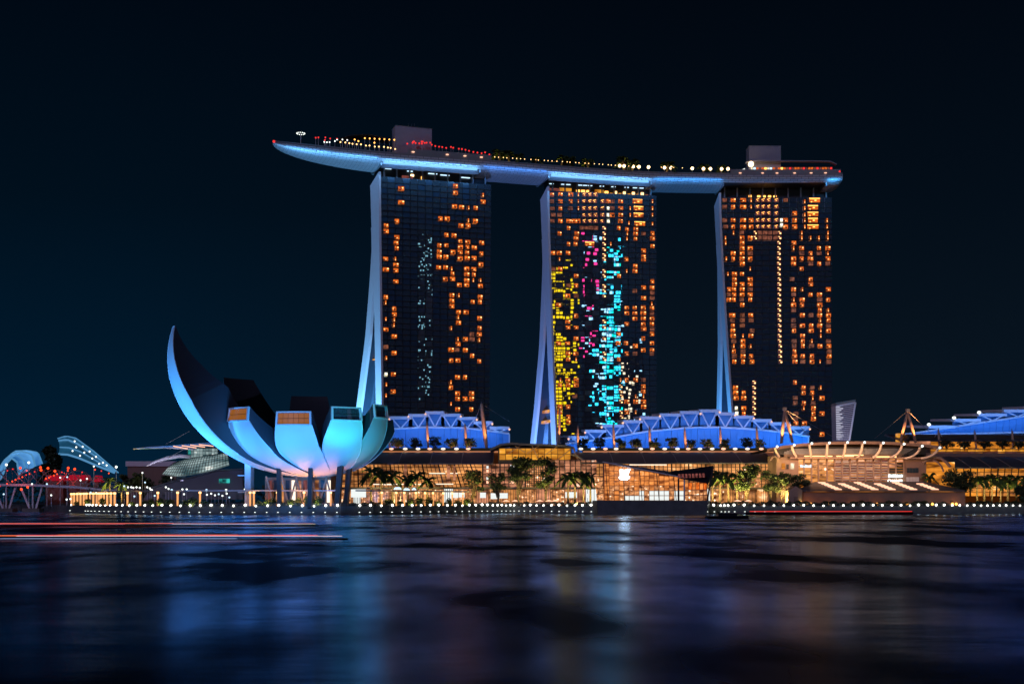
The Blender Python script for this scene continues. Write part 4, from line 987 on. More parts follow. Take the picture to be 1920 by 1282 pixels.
# arched glass barrel under it
for k in range(9):
    a, c = 1030 + 10 * k, 1030 + 10 * (k + 1)
    b = MB(); ns = 6
    b.grid(lambda i, j: (XX(a if j == 0 else c, 512) , 519.3 - 4.0 * math.cos(i / ns * math.pi / 2), ZZ(914 - 52 * math.sin(i / ns * math.pi / 2), 519)), ns, 1); b.build('vault_bay', M['mallpink'], at)
    b = MB(); b.tube([(XX(a, 512), 519.0 - 4.0 * math.cos(i / ns * math.pi / 2), ZZ(914 - 52 * math.sin(i / ns * math.pi / 2), 519)) for i in range(ns + 1)], .22, 4); b.build('vault_rib', M['steel'] if k % 3 == 0 else M['mullion'], at)
b = MB()
for i in range(1, 9):
    f = i / 9; b.box(XX(1030, 512), XX(1118, 512), 518.9 - 4 * math.cos(f * math.pi / 2) - .1, 518.9 - 4 * math.cos(f * math.pi / 2) + .1, ZZ(914 - 52 * math.sin(f * math.pi / 2), 519) - .1, ZZ(914 - 52 * math.sin(f * math.pi / 2), 519) + .1)
b.build('vault_purlin', M['mullion'], at, kind='stuff')
facade(985, 1022, 514, 872, 914, M['shop'], dx=4, dy=4, root=at, name='bright_screen')
for (px, w_, y0, y1) in ((957, 8, 870, 914), (912, 4, 872, 914)):
    for k in range(6):
        z0 = ZZ(y0 + (y1 - y0) * (k + 1) / 6, 512.5); z1 = ZZ(y0 + (y1 - y0) * k / 6, 512.5)
        MB().box(XX(px, 512), XX(px + w_, 512), 512.2, 512.5, z0 + .2, z1 - .2).build('screen_panel', [M['e_screen'], M['e_peach'], M['mallpink']][k % 3], at)

# ------------------------------------------------------------------ masts and stays
def mast(name, top, bot, lab, r=.62, grp='orange masts along the terrace', Y=583, stays=()):
    t = thing(name, (XX(bot[0], Y), Y, ZZ(bot[1], Y)), lab, 'mast', grp)
    a = Vector((XX(bot[0], Y), Y, ZZ(bot[1], Y))); c = Vector((XX(top[0], Y), Y, ZZ(top[1], Y)))
    MB().tube([a.lerp(c, k / 8) for k in range(9)], [r * (.35 + .65 * math.sin(math.pi * min(1, .12 + .8 * k / 8))) for k in range(9)], 8).build('spindle', M['orange_mast'], t, smooth=True)
    MB().box(a.x - .9, a.x + .9, Y - .9, Y + .9, a.z - .6, a.z).build('foot', M['steel'], t)
    MB().tube([c, c + Vector((0, 0, .8))], .15, 5).build('tip', M['steel'], t)
    for (px, py) in stays: MB().tube([c, (XX(px, Y + 12), Y + 12, ZZ(py, Y + 12))], .09, 4).build('stay_cable', M['steel'], t)
    return t
ml = [((729.5, 789), (730.5, 842), 'leftmost mast before the smaller hall'), ((800.5, 792), (803, 842), 'second mast before the smaller hall, between two terrace trees'), ((871.5, 795), (875.5, 843), 'third mast before the smaller hall, with a forked top'),
      ((1049.5, 766), (1048.5, 829), 'tall mast beside the foot of the middle tower'), ((1083.5, 799), (1084.5, 846), 'short mast at the left end of the large hall'), ((1150, 796), (1152.5, 847), 'mast before the left shoulder of the large hall'),
      ((1217.5, 800), (1219.5, 848), 'mast left of centre before the large hall'), ((1283.5, 803), (1286.5, 848), 'mast near the centre of the large hall'), ((1350, 801), (1352.5, 848), 'mast right of centre before the large hall'), ((1418.5, 800), (1421.5, 850), 'rightmost single mast before the large hall'),
      ((1759.5, 805), (1761.5, 835), 'leftmost single mast before the hall at the right edge'), ((1827.5, 808), (1830.5, 840), 'middle single mast before the hall at the right edge'), ((1897.5, 807), (1899.5, 838), 'rightmost single mast before the hall at the right edge')]
for t_, b_, l_ in ml:
    ob = mast('roof_mast', t_, b_, 'orange lit tapering ' + l_)
    if 'forked' in l_ or 'leftmost single mast before the hall' in l_:
        for s_ in (-1, 1): MB().bar((XX(t_[0], 583), 583, ZZ(t_[1] + 3, 583)), (XX(t_[0] + s_ * 7, 583), 583, ZZ(t_[1] + 14, 583)), .22, .22).build('fork', M['orange_mast'], ob)
mast('tall_mast', (902.5, 756.5), (912.5, 842), 'tall leaning orange mast with cables at the right end of the smaller hall', 1.0, None, 580, [(890, 790), (955, 790)])
def aframe(lab, top, feet, Y=575, stays=()):
    t = thing('mast_frame', (XX(top[0], Y), Y, ZZ(feet[0][1], Y)), lab, 'mast', 'pyramid masts')
    c = Vector((XX(top[0], Y), Y, ZZ(top[1], Y)))
    for k, f in enumerate(feet):
        a = Vector((XX(f[0], Y), Y + (6 if k == 1 and len(feet) > 2 else 0), ZZ(f[1], Y)))
        MB().tube([a, a.lerp(c, .5), c], [.62, .75, .4], 8).build('leg', M['orange_mast'], t, smooth=True)
    MB().box(c.x - .8, c.x + .8, Y - .6, Y + .6, c.z - .5, c.z + .8).build('head', M['steel'], t)
    for (px, py) in stays: MB().tube([c, (XX(px, Y + 5), Y + 5, ZZ(py, Y + 5))], .09, 4).build('stay_cable', M['steel'], t)
aframe('two legged orange mast frame over the right end of the large hall', (1471, 767), [(1465, 831), (1486, 830)], 560, [(1575, 826), (1500, 800), (1526, 828)])
aframe('three legged orange mast frame left of the hall at the right edge', (1702, 770), [(1688.5, 828), (1698, 828), (1717, 830)], 560, [(1640, 822), (1745, 812)])
for p_, yb_, Y, e in [(q[1][0], q[1][1], 583, 2600) for q in ml] + [(912, 842, 580, 6000), (1465, 831, 560, 5000), (1486, 830, 560, 5000), (1690, 828, 560, 4000), (1716, 830, 560, 5000)]:
    tp = 8 if p_ != 912 else 20
    spot('mast_uplight', (XX(p_, Y), Y - 3.2, ZZ(yb_, Y) + .2), (XX(p_ - (2 if p_ == 912 else 0), Y), Y - .4, ZZ(yb_, Y) + tp), 42, e * 3.2, (1, .40, .14), .8, .3)


# ------------------------------------------------------------------ hall front at the right edge (amber storey)
gh = thing('terrace_building', (XX(1840, 590), 590, 25), 'amber lit glazed storey under the hall at the right edge', 'building')
for k in range(19):
    a, c = 1745 + 14 * k, 1745 + 14 * (k + 1)
    for j, (y0, y1, m) in enumerate(((828, 841, M['mallgold']), (842, 846.5, M['amber']), (848, 856, M['suite'] if k % 3 else M['mallgold']))):
        MB().box(XX(a, 586) + .12, XX(c, 586) - .12, 586, 586.3, ZZ(y1, 586), ZZ(y0, 586)).build('window_bay', m, gh)
for k in range(5):
    a = 1705 + 8 * k; MB().box(XX(a, 586) + .1, XX(a + 8, 586) - .1, 586, 586.3, ZZ(838, 586), ZZ(824, 586)).build('window_bay', M['mallpink'], gh)
MB().box(XX(1700, 588), XX(2040, 588), 586.6, 606, 25, ZZ(815, 588)).build('wall', M['mullion'], gh)
MB().hexa([(XX(1690, 580), 580, ZZ(827, 580)), (XX(2040, 580), 580, ZZ(827, 580)), (XX(2040, 580), 606, ZZ(817, 606)), (XX(1690, 580), 606, ZZ(817, 606)), (XX(1690, 580), 580, ZZ(825.5, 580)), (XX(2040, 580), 580, ZZ(825.5, 580)), (XX(2040, 580), 606, ZZ(814, 606)), (XX(1690, 580), 606, ZZ(814, 606))]).build('roof', M['roofdark'], gh)
for z_ in (841.5, 847): MB().box(XX(1745, 585), XX(2040, 585), 584.6, 585.4, ZZ(z_ + .6, 585), ZZ(z_ - .6, 585)).build('balcony_edge', M['brownlit'], gh)
b = MB(); b.box(XX(1684, 592), XX(1697, 592), 592, 596, ZZ(829, 592), ZZ(812, 592)); b.build('corner_room', M['amber'], gh)

# ------------------------------------------------------------------ entrance building with ribbed canopy
en = thing('entrance_hall', (XX(1600, 500), 500, DZ), 'large entrance building with a ribbed arched canopy and tall lit glass wall', 'building')
YE = 500
arc_ = [(1438, 842), (1470, 836), (1510, 831.5), (1560, 829), (1620, 828), (1680, 829.5), (1730, 833), (1768, 838)]
def ay(p): return lerp(arc_, p)
b = MB(); ns = 30
b.grid(lambda i, j: (XX(1438 + 330 * i / ns, YE - 6), YE - 6 + (34 if j in (1, 2) else 0), ZZ(ay(1438 + 330 * i / ns), YE - 6) + (.0 if j < 2 else -1.0)), ns, 2); b.build('roof_shell', M['roofdark'], en)
b = MB(); b.grid(lambda i, j: (XX(1438 + 330 * i / ns, YE - 6), YE - 6.02, ZZ(ay(1438 + 330 * i / ns), YE - 6) - 1.1 * j + .25), ns, 1); b.build('fascia', M['brown'], en)
ribs = [(1453, 1461, 839, 857), (1485, 1493, 836, 857), (1518, 1521, 833, 857), (1551, 1549, 832, 857), (1585, 1579, 831, 857), (1617, 1607, 831, 857), (1652, 1636, 832, 857), (1691, 1668, 834, 857), (1725, 1697, 838, 859), (1758, 1727, 841, 859)]
for a, c, y0, y1 in ribs:
    pts = []
    for k in range(9):
        f = k / 8; x = c + (a - c) * math.sin(f * math.pi / 2) ** (1.0 if a > c else 1.2); y = y1 + (y0 - y1) * (1 - math.cos(f * math.pi / 2)) ** .8 if a > c else y1 + (y0 - y1) * f
        yy = YE - 7 - 2 * f; pts.append((XX(x, yy), yy, ZZ(y, yy)))
    MB().tube(pts, .5, 6).build('canopy_rib', M['ribp'], en, smooth=True)
    MB().ball((pts[-1][0] + .8, pts[-1][1] - .3, pts[-1][2] + .4), .5, 7, 4).build('rib_lamp', M['e_white2'], en)
for k in range(9): # canopy louvres
    y = 841.5 + 1.75 * k
    b = MB(); b.box(XX(1470 + max(0, 16 - 5 * k), YE - 4.2), XX(1712 - 3 * k, YE - 4.2), YE - 4.4, YE - 3.4, ZZ(y + .45, YE - 4), ZZ(y - .45, YE - 4)); b.build('louvre', M['steel'] if k < 6 else M['brownlit'], en)
b = MB(); b.box(XX(1450, YE - 2), XX(1735, YE - 2), YE - 3, YE - 2.6, ZZ(857, YE - 3), ZZ(838, YE - 3)); b.build('canopy_back', M['dark'], en)
for (a, c, y) in ((1508, 1560, 855), (1568, 1600, 855), (1640, 1680, 856), (1580, 1618, 853)): MB().box(XX(a, 496), XX(c, 496), 495.4, 495.8, ZZ(y + .7, 496), ZZ(y - .7, 496)).build('light_strip', M['e_warm'], en)
MB().box(XX(1478, YE - 4), XX(1730, YE - 4), YE - 7, YE - 2, ZZ(860, YE - 5), ZZ(857.2, YE - 5)).build('beam', M['brownlit'], en)
# wings
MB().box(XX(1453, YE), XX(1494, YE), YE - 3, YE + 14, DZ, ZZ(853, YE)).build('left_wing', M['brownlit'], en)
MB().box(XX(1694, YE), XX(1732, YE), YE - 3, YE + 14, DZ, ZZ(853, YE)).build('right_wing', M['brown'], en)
for (a, c, y0, y1, m) in ((1465, 1472, 868, 879, M['mallgold']), (1482, 1489, 868, 879, M['roomyel']), (1474, 1479, 870, 879, M['dark']), (1700, 1722, 877, 886, M['glassb']), (1699, 1723, 894, 905, M['e_screen'])):
    if m is M['e_screen']: m = M['white']
    n_ = 4 if c - a > 15 else 1
    for k in range(n_):
        xa, xc = a + (c - a) * k / n_, a + (c - a) * (k + 1) / n_
        MB().box(XX(xa, YE - 3) + .06, XX(xc, YE - 3) - .06, YE - 3.3, YE - 3.05, ZZ(y1, YE - 3), ZZ(y0, YE - 3)).build('window', m, en)
# glass wall: panes between timber coloured fins
MB().box(XX(1494, YE + .5), XX(1694, YE + .5), YE + .4, YE + 1, DZ, ZZ(859, YE)).build('hall_interior', M['mallgold'], en)
fx = [1494, 1507, 1521, 1534, 1550, 1564, 1578, 1593, 1607, 1622, 1637, 1651, 1665, 1679, 1694]
for k in range(len(fx) - 1):
    for j in range(9):
        y0, y1 = 861 + 5.2 * j, 861 + 5.2 * (j + 1)
        if fx[k] < 1521: m = M['mall'] if (k + j) % 3 else M['roomyel'] if j == 2 else M['mall']
        elif fx[k] < 1564: m = M['mall'] if j not in (1, 2, 3, 5) else M['shop']
        elif fx[k] < 1660: m = M['suite'] if (j + k) % 4 else M['mallpink']
        elif j > 2: m = M['dark']
        else: m = M['mallpink'] if k < 13 or j < 1 else M['dark']
        MB().box(XX(fx[k], YE) + .18, XX(fx[k + 1], YE) - .18, YE - .1, YE + .2, ZZ(y1, YE) + .1, ZZ(y0, YE) - .1).build('pane', m, en)
for j in range(9):
    y = 866 + 4.7 * j
    MB().box(XX(1564, YE), XX(1664, YE), YE - .45, YE - .2, ZZ(y + .5, YE), ZZ(y - .5, YE)).build('glazing_rail', M['rail'], en)
for p in fx: MB().box(XX(p, YE) - .25, XX(p, YE) + .25, YE - .9, YE - .15, ZZ(908, YE), ZZ(858, YE)).build('fin', M['brownlit'], en)
MB().tube([(XX(p, 498.6), 498.6, ZZ(q, 498.6)) for p, q in ((1564, 872), (1600, 867), (1630, 865.5), (1665, 868), (1690, 873))], .3, 5).build('inner_arch', M['brownlit'], en)
area('entrance_wash', (XX(1590, 480), 478, 22), (XX(1590, 500), 500, 22), 50, 2, 7500, (1, .55, .30))
area('entrance_wash', (XX(1710, 488), 486, 6), (XX(1712, 500), 500, 15), 6, 2, 700, (1, .42, .2))
area('entrance_wash', (XX(1470, 488), 486, 8), (XX(1472, 500), 500, 16), 6, 2, 900, (1, .45, .22))
# small arches at both flanks
MB().tube([(XX(p, 496), 496, ZZ(q, 496)) for p, q in ((1444, 863), (1448, 857), (1453, 855), (1458, 859), (1459, 866))], .4, 5).build('side_arch', M['brownlit'], en)
MB().tube([(XX(p, 496), 496, ZZ(q, 496)) for p, q in ((1730, 868), (1740, 860.5), (1752, 857.5), (1764, 859), (1774, 866), (1782, 875))], .6, 6).build('side_arch', M['brownlit'], en)
MB().tube([(XX(p, 496), 496, ZZ(q, 496)) for p, q in ((1749, 862), (1758, 866), (1765, 874), (1769, 884))], .4, 5).build('side_arch', M['brownlit'], en)
b = MB(); b.box(XX(1732, 505), XX(1790, 505), 505, 506, DZ, ZZ(866, 505)); b.build('side_wall', M['mallgold'], en)
# letters
def text(body, px, py, Y, hpx, m, name, lab, cat, parent=None, bold=.0, sx=1.0):
    c = bpy.data.curves.new(name, 'FONT'); c.body = body; c.size = hpx / F * Y / .70; c.extrude = .12; c.offset = bold; c.align_x = 'CENTER'; c.align_y = 'CENTER'
    o_ = bpy.data.objects.new(name, c); C.objects.link(o_); c.materials.append(m)
    bpy.context.view_layer.update()
    me = bpy.data.meshes.new_from_object(o_.evaluated_get(bpy.context.evaluated_depsgraph_get())); bpy.data.objects.remove(o_)
    o_ = bpy.data.objects.new(name, me); C.objects.link(o_)
    o_.location = W(px, py, Y); o_.rotation_euler = (R(90), 0, 0); o_.scale = (sx, 1, 1); tag(o_, lab, cat); return o_
text('CHANEL', 1679, 901.5, YE - 1.6, 5.4, M['e_white2'], 'shop_sign', 'lower white lettered shop sign on the dark glass of the entrance building', 'sign', bold=.05, sx=1.0)
# the blurred upper sign: a glowing bar of run-together letters
b = MB(); rnd = random.Random(9)
x = 1665.5
while x < 1691:
    w_ = rnd.choice((1.6, 2.2, 2.8)); b.box(XX(x, YE - 1.5), XX(x + w_, YE - 1.5), YE - 1.7, YE - 1.4, ZZ(894.3 + rnd.uniform(-.6, .8), YE - 1.5), ZZ(889.2 + rnd.uniform(-.6, .6), YE - 1.5)); x += w_ - .1
tag(b.build('shop_sign', M['e_white2'], at=(XX(1679, YE - 1.5), YE - 1.5, ZZ(892, YE - 1.5))), 'glaring white upper shop sign above the lettered one on the dark glass', 'sign')
b = MB()
for k in range(7): b.box(XX(1501 + 3 * k, YE - 1.5), XX(1503 + 3 * k, YE - 1.5), YE - 1.6, YE - 1.3, ZZ(876, YE), ZZ(871 + (k % 3), YE))
tag(b.build('shop_sign', M['e_blue_white'], at=(XX(1510, YE - 1.5), YE - 1.5, ZZ(874, YE))), 'small bluish white sign left of the tall glass wall of the entrance building', 'sign')

# ------------------------------------------------------------------ shed with skylight stripes in front of it
sd = thing('low_shed', (XX(1640, 482), 482, DZ), 'long low brown shed with a dark sloping roof and bright skylight stripes', 'shed')
zr0, zr1 = ZZ(921, 480), ZZ(904.5, 492)
MB().box(XX(1500, 482), XX(1808, 482), 481, 494, DZ, zr0 - .1).build('wall', M['brown'], sd)
MB().hexa([(XX(1490, 480), 479, zr0), (XX(1808, 480), 479, zr0), (XX(1735, 492), 492, zr1), (XX(1528, 492), 492, zr1), (XX(1490, 480), 479, zr0 + .4), (XX(1808, 480), 479, zr0 + .4), (XX(1735, 492), 492, zr1 + .4), (XX(1528, 492), 492, zr1 + .4)]).build('roof', M['roofdark'], sd)
for q, p in enumerate((1536, 1568, 1604, 1636, 1676, 1716)):
    for r_ in range(6 if q % 2 == 0 else 5):
        f = .06 + .15 * r_; zz0 = zr0 + (zr1 - zr0) * f + .42; yy = 479 + 13 * f; x0 = XX(p + 26 - 24 * f, 484); 
        MB().hexa([(x0, yy, zz0), (x0 + 2.6, yy, zz0), (x0 + 2.3, yy + .9, zz0 + (zr1 - zr0) * .09), (x0 - .3, yy + .9, zz0 + (zr1 - zr0) * .09), (x0, yy, zz0 + .2), (x0 + 2.6, yy, zz0 + .2), (x0 + 2.3, yy + .9, zz0 + (zr1 - zr0) * .09 + .2), (x0 - .3, yy + .9, zz0 + (zr1 - zr0) * .09 + .2)]).build('skylight', M['e_peach'], sd)
gb = thing('gable_hut', (XX(1490, 480), 480, DZ), 'orange lit hut with a pointed gable at the left end of the shed', 'hut')
b = MB(); xa, xc = XX(1478, 480), XX(1502, 480)
i0 = [(xa, 478, DZ), (xc, 478, DZ), (xc, 478, ZZ(919, 480)), ((xa + xc) / 2, 478, ZZ(911, 480)), (xa, 478, ZZ(919, 480))]
b.q(*i0); b.q(*[(x, 486, z) for x, y, z in i0]); 
for k in range(5): a, c = i0[k], i0[(k + 1) % 5]; b.q(a, c, (c[0], 486, c[2]), (a[0], 486, a[2]))
b.build('wall', M['brownlit'], gb); MB().box(xa + 1.6, xa + 3.2, 477.8, 477.95, DZ, DZ + 3.6).build('door', M['brown'], gb)
for (px, Y) in ((1517, 476), (1524, 476), (1558, 476), (1605, 476), (1650, 476), (1706, 476), (1754, 476), (1792, 476), (1799, 476)):
    tag(MB().ball((XX(px, Y), Y + 3.5, DZ + .9), .55, 8, 4).build('garden_light', M['e_amber'], at=(XX(px, Y), Y + 3.5, DZ)), 'orange garden light at the long shed wall, %s' % {1517: 'leftmost', 1524: 'second from the left', 1558: 'third from the left', 1605: 'fourth from the left', 1650: 'fifth from the left', 1706: 'sixth from the left', 1754: 'seventh from the left', 1792: 'second from the right', 1799: 'rightmost'}[px], 'light', 'garden lights at the shed')
    spot('garden_glow', (XX(px, Y), Y + 2, DZ + .6), (XX(px, Y), Y + 6, DZ + 2), 140, 60, (1, .3, .05))

# ------------------------------------------------------------------ slatted leaning tower
lt = thing('slatted_tower', (XX(1580, 640), 640, 25), 'leaning glass tower of pale horizontal slats right of the hotel', 'tower')
Yl = 640
q_ = [(1567, 757), (1604, 751), (1592, 826), (1568.5, 826)]
def lq(u, v): # u 0..1 left-right, v 0..1 bottom-top
    xl = 1568.5 + (1567 - 1568.5) * v; xr = 1592 + (1604 - 1592) * v; yb = 826; yt = 757 + (751 - 757) * u
    px = xl + (xr - xl) * u; py = yb + (yt - yb) * v; return px, py
def lw(u, v, d=0): px, py = lq(u, v); return (XX(px, Yl), Yl + d, ZZ(py, Yl))
MB().hexa([lw(0, 0, .5), lw(1, 0, .5), lw(1, 0, 9), lw(0, 0, 9), lw(0, .97, .5), lw(1, .97, .5), lw(1, .97, 9), lw(0, .97, 9)]).build('glass_body', mat('lilac_glass', (.06, .055, .09), .3, emit=(.30, .27, .5), es=.10, sample=False), lt)
for k in range(19):
    v = .03 + .93 * k / 19; u1 = 1.0
    MB().hexa([lw(0, v, -.3), lw(u1, v, -.3), lw(u1, v, .4), lw(0, v, .4), lw(0, v + .010, -.3), lw(u1, v + .010, -.3), lw(u1, v + .010, .4), lw(0, v + .010, .4)]).build('slat', M['beam'], lt)
    MB().box(lw(0, v)[0] - .1, lw(0, v)[0] + 1.5 + (k * 7 % 5) * .5, Yl - .6, Yl - .35, lw(0, v)[2], lw(0, v)[2] + .4).build('slat_light', mat('slat_glow%d' % k, (.1, .1, .1), emit=(.8, .8, 1), es=.7, sample=False) if k == 0 else bpy.data.materials['slat_glow0'], lt)
for (u, v, uu, vv) in ((1, 0, 1, .96), (0, .94, 1, .955)):
    MB().bar(Vector(lw(u, v, -.5)), Vector(lw(uu, vv, -.5)), .7, .7).build('edge_frame', M['beam'], lt)
MB().hexa([lw(0, .965, -.2), lw(1, .965, -.2), lw(1, .965, 9), lw(0, .965, 9), lw(0, 1.03, -.2), lw(1, 1.03, -.2), lw(1, 1.03, 9), lw(0, 1.03, 9)]).build('top_panel', M['steel'], lt)
area('slat_wash', (XX(1575, 630), 626, 30), lw(.5, .6), 6, 3, 1600, (.75, .7, 1))

# ------------------------------------------------------------------ crystal pavilion on the water
cp = thing('crystal_pavilion', (XX(1225, 446), 446, 0), 'faceted glass pavilion glowing orange on its grey plinth in the water', 'pavilion')
zt = ZZ(938, 441)
MB().hexa([(XX(1121, 438), 437, -2), (XX(1324, 438), 437, -2), (XX(1324, 438), 462, -2), (XX(1121, 438), 462, -2), (XX(1119, 438), 436, zt), (XX(1326, 438), 436, zt), (XX(1326, 438), 462, zt), (XX(1119, 438), 462, zt)]).build('plinth', M['quay'], cp)
# front facade of panes: columns along px, rows down to the plinth, cut by the sloping roof line
Yp = 441
def rooft(p): return lerp([(1130, 866), (1283, 895.5)], p)
cols = 16
for k in range(cols):
    a, c = 1133 + 150 * k / cols, 1133 + 150 * (k + 1) / cols
    y = 938
    r_ = 0
    while y - 9.3 > rooft(a) - 3:
        y0 = max(y - 9.3, rooft(c) + .6); y0a = max(y - 9.3, rooft(a) + .6)
        if y - y0 > 1.5:
            if r_ < 2: m = (M['e_screen'] if k % 5 != 3 and not (r_ == 1 and k < 7) else M['shop']) if k > 2 else (M['shop'] if k % 2 else M['pav'])
            elif r_ == 2: m = M['shop'] if (k % 3) else M['pav']
            else: m = M['pav']
            g = .13; X0, X1 = XX(a, Yp) + g, XX(c, Yp) - g
            yb_ = Yp + .35 * r_ * .3
            MB().hexa([(X0, yb_, ZZ(y, Yp) + g), (X1, yb_, ZZ(y, Yp) + g), (X1, yb_ + .2, ZZ(y, Yp) + g), (X0, yb_ + .2, ZZ(y, Yp) + g), (X0, yb_ + .1, ZZ(y0a, Yp) - g), (X1, yb_ + .1, ZZ(y0, Yp) - g), (X1, yb_ + .3, ZZ(y0, Yp) - g), (X0, yb_ + .3, ZZ(y0a, Yp) - g)]).build('pane', m, cp)
        y -= 9.3; r_ += 1
b = MB()
b.q((XX(1132, Yp), Yp + 1.2, zt), (XX(1283, Yp), Yp + 1.2, zt), (XX(1283, Yp), Yp + 1.2, ZZ(896, Yp)), (XX(1132, Yp), Yp + 1.2, ZZ(867, Yp)))
b.build('frame_wall', M['brown'], cp)
for k in range(5):
    p = 1140 + 32 * k; MB().bar((XX(p, 440.4), 440.4, zt), (XX(p - 5, 440.4), 440.4, ZZ(rooft(p) + 1, 440.4)), .22, .3).build('steel_frame', M['mullion'], cp)
MB().bar((XX(1130, 439.6), 439.6, ZZ(865.5, 440)), (XX(1284, 439.6), 439.6, ZZ(895.5, 440)), .8, .35).build('roof_edge', M['white'], cp)
MB().hexa([(XX(1130, 440), 440, ZZ(867.5, 440)), (XX(1284, 440), 440, ZZ(897, 440)), (XX(1300, 456), 456, ZZ(893, 456)), (XX(1150, 456), 456, ZZ(868, 456)), (XX(1130, 440), 440, ZZ(866.6, 440)), (XX(1284, 440), 440, ZZ(896, 440)), (XX(1300, 456), 456, ZZ(891, 456)), (XX(1150, 456), 456, ZZ(867, 456))]).build('roof', M['roofdark'], cp)
# left prow
MB().hexa([(XX(1120, 445), 446, zt), (XX(1132, 441), 441.2, zt), (XX(1132, 441), 442, zt), (XX(1120, 445), 447, zt), (XX(1115, 445), 446, ZZ(893, 446)), (XX(1130, 441), 441.2, ZZ(893, 441)), (XX(1130, 441), 442, ZZ(893, 441)), (XX(1115, 445), 447, ZZ(893, 446))]).build('prow_glass', M['shop'], cp)
for k in range(5):
    z = zt + (ZZ(893, 446) - zt) * k / 4; MB().bar((XX(1120 - 1.2 * k, 445), 445.4, z), (XX(1131, 441), 440.7, z + (.6 if k % 2 else 0)), .2, .25).build('prow_frame', M['mullion'], cp)
# second crystal: dark wing roof with lit facade under it
wing = [(1236, 888), (1338, 874), (1327, 905), (1283, 897)]
b = MB(); w0 = [Vector((XX(p, Y_), Y_, ZZ(q, Y_))) for (p, q), Y_ in zip(wing, (448, 446, 439, 439))]
b.hexa([*[v - Vector((0, 0, .3)) for v in w0], *[v + Vector((0, .6, .3)) for v in w0]]); b.build('wing_roof', M['dark'], cp)
for k in range(8):
    f = k / 8; 
    for (qq, m) in ((0, M['pav']),):
        a = Vector((XX(1272 + 6.5 * k, 438.5), 438.4, ZZ(896 - .2 * k, 438.5))); MB().hexa([a, a + Vector((.75, 0, 0)), a + Vector((.75, .2, 0)), a + Vector((0, .2, 0)), a + Vector((-.1, 0, 1.4)), a + Vector((.65, 0, 1.4)), a + Vector((.65, .2, 1.4)), a + Vector((-.1, .2, 1.4))]).build('roof_light', M['suite'], cp)
for k in range(6):
    a, c = 1284 + 7 * k, 1284 + 7 * (k + 1)
    for j, (y0, y1) in enumerate(((904, 917), (918, 927), (928, 938))):
        m = [[M['pav'], M['room']][k % 2], M['shop'], M['shop']][j]
        MB().box(XX(a, Yp) + .15, XX(c, Yp) - .15, Yp + .2, Yp + .5, ZZ(y1, Yp), ZZ(y0, Yp) - .15).build('pane', m, cp)
MB().box(XX(1284, Yp), XX(1327, Yp), Yp + .8, Yp + 1, zt, ZZ(904, Yp)).build('frame_wall', M['brown'], cp)
for p, q in (((1283, 938), (1283, 897)), ((1326, 938), (1337, 876)), ((1272, 938), (1272, 897))):
    MB().bar((XX(p[0], 439.8), 439.8, ZZ(p[1], 440)), (XX(q[0], 439.8), 439.8, ZZ(q[1], 440)), .5, .5).build('corner_post', M['white'] if p[0] == 1283 else M['mullion'], cp)
# glaring shop emblem on the pavilion front
em = [(1162.5, 879.5), (1167, 879.5), (1167.5, 880.5), (1173, 880.5), (1176.5, 878.8), (1182, 879), (1178, 888), (1176.5, 892), (1181, 892.5), (1180.5, 896), (1176, 899.5), (1165, 899.2), (1161, 896), (1160.8, 893.5), (1163, 892), (1163, 887)]
b = MB(); n0 = len(em); b.v += [(XX(p, 439.5), 439.5, ZZ(q, 439.5)) for p, q in em] + [(XX(p, 439.5), 439.8, ZZ(q, 439.5)) for p, q in em]
b.f.append(tuple(range(n0))); b.m.append(0); b.f.append(tuple(range(2 * n0 - 1, n0 - 1, -1))); b.m.append(0)
for k in range(n0): b.f.append((k, (k + 1) % n0, n0 + (k + 1) % n0, n0 + k)); b.m.append(0)
tag(b.build('shop_emblem', E('emblem_white', (1, .97, .95), 9, True), at=(XX(1171, 439.5), 439.5, ZZ(889, 439.5))), 'glaring white emblem high on the left front of the crystal pavilion', 'sign')

# ------------------------------------------------------------------ quay lamps
LL = [134, 163, 168, 174, 181, 189, 198, 207, 219, 230, 243, 257, 272, 287, 304, 321, 339, 357, 376, 396, 417, 438, 460, 480, 502, 523, 545, 567, 589, 611, 633, 675, 695, 715, 736, 755, 773, 790, 807, 823, 839, 854, 867, 880, 892, 904, 914, 924, 933, 941, 949, 957, 964, 973, 983, 994, 1006, 1019, 1034, 1048, 1063, 1078, 1092, 1108]
LR = [1325, 1338, 1351, 1358, 1365, 1376] + [1395 + 18.6 * k for k in range(14)] + [1654, 1672, 1689, 1706, 1722, 1739, 1755, 1770, 1785, 1799, 1813, 1826, 1839, 1851, 1862, 1874, 1886, 1899, 1912]
def protolamp():
    t = bpy.data.objects.new('quay_lamp', None); C.objects.link(t); ORG[t.name] = Vector((0, 0, 0))
    MB().box(-.12, .12, -.12, .12, 0, .62).build('post', M['steel'], t); MB().ball((0, 0, .95), .36, 8, 6).build('globe', M['e_white'], t)
    return t
pl = protolamp()
def lowlight():
    b = MB(); b.ball((0, 0, 0), .3, 8, 4, .35); return b.build('waterline_light', M['e_white2'])
lw_ = lowlight()
first = True
for nm, lst in (('left', LL), ('right', LR)):
    for k, p in enumerate(lst):
        Y = shoreY(p) - .4; x = XX(p, Y)
        lab = '%s globe lamp from the left on the quay %s of the crystal pavilion' % (ordn(k), nm)
        o_ = pl if first else copy_tree(pl)
        o_.location = (x, Y - .3, DZ - .45 + .0); o_.scale = (random.uniform(.82, 1.15),) * 3; tag(o_, lab, 'lamp', 'globe lamps along the quay edge')
        if nm == 'left' or k < 10:
            q = lw_ if first else copy_tree(lw_); q.location = (x, Y - 1.85, .9); tag(q, '%s low waterline light from the left, on the quay %s of the crystal pavilion' % (ordn(k), nm), 'light', 'low lights at the waterline')
        first = False
